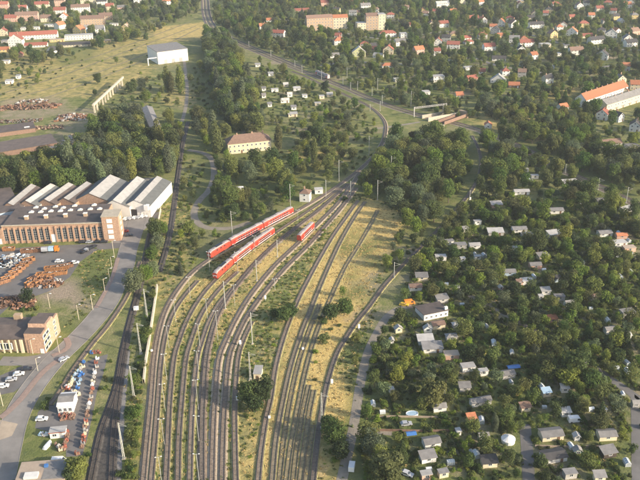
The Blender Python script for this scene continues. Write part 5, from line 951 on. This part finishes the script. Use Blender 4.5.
for i, m in enumerate(['leaf_dark', 'leaf_mid', 'leaf_bright', 'leaf_olive']): proto('bush', 2.6, 1.7, m, 520, .20, 71 + i)
KI = defaultdict(list)
for i, p in enumerate(PROTO): KI[p['kind']].append(i)
# joined copies of the prototypes for the far masses
SRC = bpy.data.collections.new('tree_forms')
def joined(p, i):
    bm = bmesh.new(); bm.from_mesh(p['crown']); n0 = len(bm.faces); bm.from_mesh(p['trunk'])
    bm.faces.ensure_lookup_table()
    for f in bm.faces[n0:]: f.material_index = 1
    me = bpy.data.meshes.new('tree_form'); bm.to_mesh(me); bm.free(); me.materials.append(p['crown'].materials[0]); me.materials.append(MATS['bark'])
    SRC.objects.link(bpy.data.objects.new('tree_form_%02d' % i, me))
for i, p in enumerate(PROTO): joined(p, i)
def scatter(name, rows, coll, label, cat):                      # rows: (x, y, scale_xy, scale_z, index)
    me = bpy.data.meshes.new(name); A = np.array(rows, float); n = len(A)
    co = np.zeros((n, 3)); co[:, :2] = A[:, :2]; me.vertices.add(n); me.vertices.foreach_set('co', co.ravel())
    at = me.attributes.new('scl', 'FLOAT_VECTOR', 'POINT'); at.data.foreach_set('vector', np.stack([A[:, 2], A[:, 2], A[:, 3]], 1).ravel())
    at = me.attributes.new('rot', 'FLOAT_VECTOR', 'POINT'); r = np.zeros((n, 3)); r[:, 2] = rng.uniform(0, 6.28, n); r[:, :2] = rng.normal(0, .04, (n, 2)); at.data.foreach_set('vector', r.ravel())
    at = me.attributes.new('pick', 'INT', 'POINT'); at.data.foreach_set('value', A[:, 4].astype(np.int32))
    o = link(name, me); t = bpy.data.node_groups.new(name, 'GeometryNodeTree'); t.interface.new_socket('Geometry', in_out='INPUT', socket_type='NodeSocketGeometry'); t.interface.new_socket('Geometry', in_out='OUTPUT', socket_type='NodeSocketGeometry')
    N, Lk = t.nodes, t.links; gi, go = N.new('NodeGroupInput'), N.new('NodeGroupOutput'); ip = N.new('GeometryNodeInstanceOnPoints'); ci = N.new('GeometryNodeCollectionInfo')
    ci.inputs[0].default_value = coll; ci.inputs['Separate Children'].default_value = True; ci.inputs['Reset Children'].default_value = True
    def na(nm, ty): x = N.new('GeometryNodeInputNamedAttribute'); x.data_type = ty; x.inputs[0].default_value = nm; return x.outputs[0]
    mp = N.new('GeometryNodeMeshToPoints'); Lk.new(gi.outputs[0], mp.inputs[0]); Lk.new(mp.outputs[0], ip.inputs['Points'])
    Lk.new(ci.outputs[0], ip.inputs['Instance']); ip.inputs['Pick Instance'].default_value = True; Lk.new(na('pick', 'INT'), ip.inputs['Instance Index']); Lk.new(na('rot', 'FLOAT_VECTOR'), ip.inputs['Rotation']); Lk.new(na('scl', 'FLOAT_VECTOR'), ip.inputs['Scale']); Lk.new(ip.outputs[0], go.inputs[0])
    md = o.modifiers.new('scatter', 'NODES'); md.node_group = t
    return tag(o, label, cat, None, 'stuff')
# where things grow: polygon in photo pixels, spacing, mix of kinds, size range, area
ZONES = [
 ([(-10,172),(30,168),(62,166),(76,150),(96,130),(128,118),(148,124),(165,130),(178,150),(170,176),(160,186),(140,188),(116,188),(90,194),(50,198),(18,202),(-10,208)], 7.6, [('tall', 7), ('poplar', 1.6), ('round', 1)], (.9, 1.3), 'in the wood behind the factory halls'),
 ([(207,40),(224,36),(238,58),(250,88),(256,112),(268,132),(232,136),(222,118),(212,86),(206,58)], 6.6, [('tall', 6), ('round', 2), ('poplar', 1)], (.85, 1.2), 'in the belt of trees beside the main line'),
 ([(186,66),(206,62),(214,90),(222,118),(192,120)], 8.5, [('bush', 6), ('round', 1)], (.7, 1.2), 'on the overgrown trackbed'),
 ([(196,112),(228,136),(226,158),(273,156),(300,140),(330,146),(344,160),(322,182),(298,194),(290,206),(262,218),(238,232),(226,222),(212,205),(216,180),(214,160),(196,148)], 6.6, [('round', 7), ('tall', 2.5), ('bush', 2), ('poplar', .4)], (.62, 1.1), 'in the wood above the red trains'),
 ([(390,140),(430,143),(462,150),(476,166),(470,182),(452,202),(436,220),(420,236),(404,238),(400,214),(378,202),(358,192),(360,180),(386,162)], 7.0, [('tall', 6), ('round', 3)], (.75, 1.15), 'in the dense wood right of the junction'),
 ([(396,240),(426,240),(410,258),(396,272),(382,286),(388,262)], 4.5, [('round', 4), ('bush', 3)], (.6, 1.0), 'between the dry field and the right-hand track'),
 ([(482,128),(520,126),(560,126),(600,140),(644,160),(644,204),(606,184),(566,167),(530,146),(490,131)], 6.8, [('tall', 5), ('round', 4), ('cone', .3)], (.7, 1.05), 'in the wood along the right-hand main line'),
 ([(482,140),(530,154),(566,175),(604,192),(644,212),(644,230),(560,205),(500,190),(476,192),(486,165)], 6.4, [('tall', 3), ('round', 6)], (.7, 1.05), 'in the wood along the right-hand main line'),
 ([(222,22),(262,38),(320,62),(400,95),(470,110),(480,120),(440,118),(380,98),(300,64),(240,40)], 6.0, [('round', 6), ('tall', 2), ('bush', 2)], (.6, 1.0), 'along the main line'),
 ([(440,232),(476,194),(520,200),(644,222),(644,484),(362,484),(360,440),(368,372),(384,326),(404,300),(408,278),(424,252)], 4.6, [('round', 11), ('bush', 3), ('cone', .2), ('tall', .4)], (.5, 1.12), 'in the allotment gardens'),
 ([(440,232),(476,194),(520,200),(644,222),(644,484),(362,484),(360,440),(368,372),(384,326),(404,300),(408,278),(424,252)], 2.8, [('bush', 1)], (.35, .95), 'in the allotment gardens'),
 ([(600,116),(622,106),(660,96),(660,166),(606,142)], 6.5, [('round', 5), ('bush', 3), ('tall', 1)], (.55, .9), 'below the terraced rows'),
 ([(-10,60),(60,60),(100,50),(60,80),(20,98),(-10,100)], 14.0, [('round', 4), ('bush', 4)], (.6, .95), 'at the edge of the dry field'),
 ([(104,96),(128,88),(150,90),(150,106),(128,114),(100,122)], 7.5, [('round', 5), ('tall', 2), ('bush', 2)], (.6, .95), 'right of the crane runway'),
 ([(256,62),(320,88),(368,112),(382,136),(340,158),(300,140),(274,128),(256,104)], 6.2, [('round', 7), ('bush', 3), ('tall', .5)], (.5, .9), 'in the gardens below the main line'),
 ([(218,-10),(660,-10),(660,112),(560,104),(480,112),(400,94),(330,68),(240,40),(212,20)], 8.2, [('round', 8), ('tall', 2.5), ('bush', 1), ('cone', .3)], (.7, 1.1), 'between the houses beyond the main line'),
 ([(540,104),(600,108),(606,124),(560,130),(500,124),(480,112)], 6.5, [('round', 5), ('tall', 3)], (.6, .95), 'below the terraced rows'),
 ([(-20,-10),(200,-10),(198,14),(140,40),(60,60),(-20,78)], 10.0, [('round', 5), ('tall', 4), ('bush', 1)], (.7, 1.05), 'in the village at upper left'),
 ([(-10,60),(40,60),(60,72),(20,92),(-10,96)], 11.0, [('round', 4), ('bush', 3)], (.6, .95), 'at the edge of the dry field'),
 ([(100,44),(155,36),(150,80),(128,82),(90,98),(50,72)], 24.0, [('bush', 5), ('round', 1)], (.7, 1.1), 'on the dry field'),
 ([(120,86),(150,78),(190,82),(186,112),(150,108),(104,112)], 9.5, [('bush', 5), ('round', 4)], (.6, 1.0), 'below the white hall'),
 ([(165,118),(182,120),(178,160),(168,172)], 6.5, [('round', 5), ('tall', 2)], (.6, .95), 'beside the lane'),
 ([(182,160),(206,166),(206,190),(192,206),(190,222),(206,232),(228,234),(208,252),(186,272),(166,296),(160,290),(172,262),(178,230)], 5.6, [('bush', 6), ('round', 3)], (.5, .95), 'left of the yard tracks'),
 ([(196,208),(214,192),(230,210),(240,222),(210,225)], 5.0, [('bush', 5), ('round', 4)], (.6, 1.0), 'inside the curved path'),
 ([(152,236),(166,236),(160,268),(157,286),(150,300),(140,302),(146,270)], 4.2, [('round', 5), ('tall', 3), ('bush', 3)], (.6, .95), 'between the road and the yard'),
 ([(153,296),(157,288),(152,318),(147,344),(143,366),(137,366),(144,330)], 2.6, [('bush', 6), ('round', 2)], (.6, 1.0), 'along the concrete wall'),
 ([(137,366),(146,366),(140,420),(136,484),(119,484),(127,440),(131,400)], 2.3, [('bush', 5), ('round', 3)], (.6, 1.0), 'on the green bank left of the yard'),
 ([(98,362),(112,360),(112,384),(104,404),(94,430),(88,470),(84,470),(90,430),(96,395)], 3.6, [('bush', 6)], (.45, .8), 'beside the market yard'),
 ([(82,366),(62,394),(48,408),(42,402),(62,376),(82,356)], 5.0, [('bush', 6)], (.4, .75), 'beside the works track'),
 ([(342,206),(330,222),(322,240),(316,246),(324,228),(338,200),(350,196)], 3.4, [('bush', 5), ('round', 1.5)], (.7, 1.0), 'on the hedge bank beside the main tracks'),
 ([(258,330),(276,320),(290,300),(300,300),(288,330),(272,370),(262,400),(244,420),(244,350)], 7.0, [('bush', 6)], (.4, .9), 'on the verge between the tracks'),
 ([(322,310),(342,296),(354,300),(352,316),(338,330),(324,350),(318,380),(304,400),(306,360)], 5.5, [('bush', 6), ('round', 1)], (.5, .95), 'on the overgrown field'),
 ([(316,420),(340,430),(344,452),(336,470),(322,450)], 4.0, [('round', 3), ('bush', 5)], (.5, .9), 'beside the right-hand track'),
 ([(352,340),(368,330),(360,372),(354,400),(348,376)], 5.0, [('bush', 5), ('round', 1)], (.5, .9), 'between the track and the dirt road'),
 ([(358,400),(364,372),(372,380),(368,432),(358,428)], 4.0, [('bush', 5), ('round', 2)], (.5, .9), 'right of the dirt road'),
 ([(320,150),(352,150),(380,150),(352,172),(340,182),(322,186),(336,166)], 6.0, [('bush', 5), ('round', 3)], (.6, 1.0), 'left of the junction track'),
 ([(372,172),(392,150),(394,180),(378,196)], 6.5, [('bush', 6), ('round', 2)], (.6, 1.0), 'right of the junction track'),
 ([(16,312),(40,302),(44,314),(30,318)], 4.0, [('bush', 5), ('round', 1)], (.6, 1.0), 'beside the scrap yard'),
]
rows = []; PLACED = {}
def near(x, y, r):
    i0, j0 = int(x // 8), int(y // 8)
    for a in range(i0 - 1, i0 + 2):
        for b in range(j0 - 1, j0 + 2):
            for (px_, py_) in PLACED.get((a, b), ()):
                if (px_ - x) ** 2 + (py_ - y) ** 2 < r * r: return True
    return False
def put(x, y, kind, s, area, hand=None, zs=None):
    pi = random.choice(KI[kind]) if not isinstance(kind, int) else kind
    rows.append([x, y, s * random.uniform(.9, 1.12), s * (zs or random.uniform(.82, 1.15)), pi, area, hand]); PLACED.setdefault((int(x // 8), int(y // 8)), []).append((x, y))
# trees picked out by hand: photo point at the foot, kind, height in metres, label
HAND = [((135,293),'tall',13.0,'leafy round tree beside the bend of the left road'),((141,286),'tall',11.0,'smaller round tree right of the road-bend tree'),((248,405),'tall',12.0,'dark broad tree, left of the clump below the trackside hut'),((264,403),'tall',12.5,'dark broad tree, right of the clump below the trackside hut'),((256,412),'round',7.5,'dark low tree at the foot of the clump below the hut'),
 ((283,322),'round',7.4,'dark rounded bush-like tree between the middle tracks, left of pair'),((291,318),'round',7.0,'dark rounded bush-like tree between the middle tracks, right of pair'),((275,318),'round',5.0,'low dark tree left of the pair between the middle tracks'),((29,304),'tall',9.0,'lone green tree beside the dark scrap heap'),((78,478),'tall',8.8,'green tree right of the white van at the market end'),((70,484),'round',7.0,'green tree left of the tallest market tree'),
 ((168,92),'poplar',26,'left tall dark poplar before the white hall'),((172,93),'poplar',21,'short poplar between the two tall ones before the white hall'),((181,92),'poplar',27,'right tall poplar before the white hall'),((98,84),'tall',12,'lone round tree on the dry field near the crane runway'),((217,156),'poplar',28,'tall narrow poplar left of the pale yellow house'),((214,140),'poplar',25,'narrow poplar behind the one left of the yellow house'),((279,150),'poplar',21,'poplar right of the pale yellow house'),((33,182),'tall',18,'tall pale tree at left of the wood behind the halls'),((72,178),'poplar',31,'tallest poplar in the wood behind the halls'),((83,176),'poplar',26,'poplar right of the tallest one behind the halls'),((56,180),'tall',17,'broad tree left of the tallest poplar behind the halls'),((110,168),'tall',18,'broad dark tree above the largest ridged hall'),((130,168),'tall',19,'broad tree above the white ridged hall'),((147,170),'tall',16,'tree at the right end of the wood behind the halls'),
 ((385,482),'tall',13,'large bright tree at the bottom left of the gardens'),((372,457),'tall',11,'large green tree beside the dirt road fork'),((402,462),'cone',9.5,'grey-green conifer right of the large bottom tree'),((432,406),'tall',12,'large light green tree above the grey-roofed shed'),((422,410),'round',7.5,'round tree left of the large light green tree'),((494,432),'poplar',9.0,'silvery conifer-like tree left of the round tent'),((521,430),'round',4.0,'small bright shrub tree right of the round tent'),((335,446),'tall',11.5,'dark green tree right of the lattice mast and shade band'),((331,320),'round',8.5,'dark green bushy tree in the overgrown dry field'),((344,316),'round',8.5,'bushy tree right of the one in the dry field'),((329,430),'round',6.5,'smaller tree behind the dark one right of the mast'),((341,458),'round',7.0,'round tree below the dark one right of the mast'),((324,344),'round',6.0,'rounded bush-like tree beside the right-hand track'),((388,268),'round',8.0,'round tree at the lower right edge of the yellow field'),((400,262),'round',8.5,'green tree between the yellow field and right track'),((309,192),'round',8.0,'bright green tree behind the white signal house'),((181,276),'poplar',9.0,'pale slender tree left of the nearest red train'),((152,262),'tall',10,'dark tree beside the sunken track'),((158,250),'tall',10,'green tree above the sunken track'),((44,408),'bush',3.6,'dark green bush at the market corner')]
for (p, k, h, lb) in HAND:
    g = G(*p); pi = random.choice(KI[k])
    if 'dark' in lb: pi = KI[k][0]
    if 'bright' in lb or 'light green' in lb: pi = KI[k][min(4 if k == 'round' else 2, len(KI[k]) - 1)]
    s = h / PROTO[pi]['H'] * .96
    rows.append([g.x, g.y, s * (1.15 if k in ('tall', 'round') else 1.0), s, pi, '', lb]); PLACED.setdefault((int(g.x // 8), int(g.y // 8)), []).append((g.x, g.y)); mark_disc(OCC, g.x, g.y, 2.2)
for (poly, sp, mix, (s0, s1), area) in ZONES:
    wp = W(poly); xs = [p[0] for p in wp]; ys = [p[1] for p in wp]; x0, x1, y0, y1 = max(min(xs), -610), min(max(xs), 610), max(min(ys), 150), min(max(ys), 1400)
    nx_, ny_ = int((x1 - x0) / sp) + 1, int((y1 - y0) / sp) + 1
    X = x0 + (np.arange(nx_)[None] + rng.random((ny_, nx_))) * sp; Y = y0 + (np.arange(ny_)[:, None] + rng.random((ny_, nx_))) * sp
    ok = inside(wp, X, Y); tot = sum(m[1] for m in mix)
    for x, y in zip(X[ok], Y[ok]):
        if looked(OCC, x, y): continue
        u = random.uniform(0, tot)
        for k, q in mix:
            u -= q
            if u <= 0: break
        if looked(LOW, x, y):
            if k in ('tall', 'poplar') or random.random() < .25: continue
            k = 'bush'
        s = random.uniform(s0, s1)
        if k != 'bush' and (looked(OCC, x + 1.8, y) or looked(OCC, x - 1.8, y) or looked(OCC, x, y + 1.8)): s *= .75
        if near(x, y, sp * (.62 if k != 'bush' else .45)): continue
        put(x, y, k, s, area)
# clipped hedges between the garden plots
def hedge_rows(px_poly, ang, gap, prob):
    wp = W(px_poly); c, s_ = math.cos(ang), math.sin(ang); us = [x * c + y * s_ for x, y in wp]; vs = [-x * s_ + y * c for x, y in wp]; v = min(vs)
    while v < max(vs):
        u = min(us); on = True
        while u < max(us):
            if random.random() < .05: on = random.random() < prob
            x, y = u * c - v * s_, u * s_ + v * c; u += 1.15
            if on and inside(wp, np.array([x]), np.array([y]))[0] and not looked(OCC, x, y): rows.append([x, y, random.uniform(.36, .48), random.uniform(.42, .6), KI['bush'][random.choice((0, 1, 1, 3))], 'in the allotment gardens', None])
        v += gap * random.uniform(.8, 1.2)
ALLOT = [(440,232),(476,194),(520,200),(644,222),(644,484),(362,484),(360,440),(368,372),(384,326),(404,300),(408,278),(424,252)]
hedge_rows(ALLOT, R(6), 21, .6); hedge_rows(ALLOT, R(96), 15, .5)
# the ones that show largest become trees of their own, the rest one mass
def show(r):
    p = PROTO[r[4]]; q = P((r[0], r[1], p['H'] * r[3] * .5)); s = pxm((r[0], r[1], 0))
    if not (-5 < q[0] < 645 and -8 < q[1] < 488): return -1
    return (p['H'] * r[3] * .9) * (2 * p['R'] * r[2]) * s * s
for r in rows: r.append(show(r))
trees = [r for r in rows if PROTO[r[4]]['kind'] != 'bush']; bushes = [r for r in rows if PROTO[r[4]]['kind'] == 'bush']
trees.sort(key=lambda r: (r[6] is None, -r[7])); bushes.sort(key=lambda r: (r[6] is None, -r[7]))
KW = {'round': 'round leafy tree', 'tall': 'broad-crowned tree', 'poplar': 'tall slender poplar', 'cone': 'dark conical conifer', 'bush': 'low leafy shrub'}
def individual(r):
    p = PROTO[r[4]]; lf = {'leaf_dark': 'dark green', 'leaf_mid': 'green', 'leaf_olive': 'olive green', 'leaf_bright': 'bright green', 'leaf_silver': 'grey-green'}[p['crown'].materials[0].name]
    nm = {'round': 'leafy_tree', 'tall': 'broad_tree', 'poplar': 'poplar_tree', 'cone': 'conifer_tree', 'bush': 'shrub'}[p['kind']]
    e = empty(nm, (r[0], r[1], 0), random.uniform(0, 6.28), r[6] or '%s %s %s' % (lf, KW[p['kind']].split(' ', 1)[1] if 'dark' in KW[p['kind']] else KW[p['kind']], r[5]), 'tree' if p['kind'] != 'bush' else 'shrub', ('trees ' if p['kind'] != 'bush' else 'shrubs ') + (r[5].split(',')[0] or 'standing alone')); e.scale = (r[2], r[2], r[3])
    link('trunk' if p['kind'] != 'bush' else 'stem', p['trunk'], e); link('crown' if p['kind'] != 'bush' else 'foliage', p['crown'], e)
def part_of(sel):                                               # which corner of its area a tree stands in
    ar = defaultdict(list)
    for r in sel: ar[r[5]].append(r)
    for a, rs in ar.items():
        if not a: continue
        qx = sorted(P((r[0], r[1], 0))[0] for r in rs); qy = sorted(r[1] for r in rs); n = len(rs)
        for r in rs:
            x = P((r[0], r[1], 0))[0]; h = 'left' if x <= qx[n // 3] else 'right' if x >= qx[min(n - 1, 2 * n // 3)] else 'middle'
            r[5] = r[5] + ', ' + ('near ' if r[1] <= qy[n // 2] else 'far ') + h + ' part'
NT = 285; NBU = 150
part_of(trees[:NT]); part_of(bushes[:NBU])
for r in trees[:NT]: individual(r)
for r in bushes[:NBU]: individual(r)
scatter('distant_trees', [r[:5] for r in trees[NT:]], SRC, 'mass of green trees filling gardens and woods up to the far edge', 'trees')
scatter('undergrowth', [r[:5] for r in bushes[NBU:]], SRC, 'low green shrubs and garden plants between the trees', 'shrubs')
print('TREES', len(trees), 'BUSHES', len(bushes))
# ---------------------------------------------------------------- weeds and dry grass tufts in the yard and verges
TUFT = bpy.data.collections.new('tuft_forms')
def tuft(i, m, n, h, wd, seed):
    r = random.Random(seed); mb = MB()
    for k in range(n):
        t = r.uniform(0, 6.28); q = r.uniform(0, wd); x, y = q * math.cos(t), q * math.sin(t); u = r.uniform(0, 6.28); b = r.uniform(.12, .26); hh = h * r.uniform(.5, 1.2)
        mb.poly([(x + b * math.cos(u), y + b * math.sin(u), 0), (x - b * math.cos(u), y - b * math.sin(u), 0), (x + r.uniform(-.3, .3), y + r.uniform(-.3, .3), hh)])
    TUFT.objects.link(bpy.data.objects.new('tuft_form_%d' % i, mb.me('tuft_form', [m])))
for i, m in enumerate(['leaf_dry', 'leaf_dry', 'leaf_olive', 'leaf_mid', 'leaf_bright']): tuft(i, m, 26, .38 if m == 'leaf_dry' else .55, .8, 90 + i)
tr = []
for poly, sp in [([(150,484),(158,400),(166,340),(184,300),(210,262),(300,215),(345,190),(400,205),(402,240),(384,280),(345,345),(325,400),(318,484)], 1.5), ([(318,484),(325,400),(345,345),(384,285),(366,345),(356,400),(342,484)], 1.5), ([(136,290),(152,290),(146,364),(132,484),(86,484),(100,430),(120,350)], 2.2), ([(60,330),(95,312),(118,258),(96,247),(76,268),(84,296)], 1.8), ([(362,484),(368,372),(404,300),(440,232),(560,240),(560,484)], 2.6), ([(560,240),(640,240),(640,484),(560,484)], 2.8), ([(160,200),(190,200),(200,260),(165,300),(155,290)], 2.0)]:
    wp = W(poly); xs = [p[0] for p in wp]; ys = [p[1] for p in wp]; nx_, ny_ = int((max(xs) - min(xs)) / sp) + 1, int((max(ys) - min(ys)) / sp) + 1
    X = min(xs) + (np.arange(nx_)[None] + rng.random((ny_, nx_))) * sp; Y = min(ys) + (np.arange(ny_)[:, None] + rng.random((ny_, nx_))) * sp; ok = inside(wp, X, Y)
    for x, y in zip(X[ok], Y[ok]):
        if looked(OCC, x, y) and random.random() > (.45 if looked(WEED, x, y) else .04): continue
        d = at_dry(x, y) + random.uniform(-.3, .3); s = random.uniform(.5, 1.15)
        if random.random() < (.25 if d < .36 else .6): continue
        tr.append((x, y, s * 1.1, s * .9, random.choice((0, 1)) if d > .36 else random.choice((2, 2, 3, 4, 0))))
scatter('weeds', tr, TUFT, 'dry yellow and green weed tufts between and beside the tracks', 'weeds')
# ---------------------------------------------------------------- haze
hz = MB(); hz.box((11400, 8100, 190), (0, 2600, -2)); hm = bpy.data.materials.new('haze'); hm.use_nodes = True; N = hm.node_tree.nodes; N.remove(N['Principled BSDF'])
pv = N.new('ShaderNodeVolumePrincipled'); pv.inputs['Color'].default_value = (0.82, 0.88, 0.97, 1); pv.inputs['Density'].default_value = 0.0001; pv.inputs['Anisotropy'].default_value = 0.2
hm.node_tree.links.new(pv.outputs[0], N['Material Output'].inputs['Volume']); MATS['haze'] = hm
tag(hz.build('haze', ['haze']), 'thin pale haze over the whole town', 'haze', None, 'stuff')
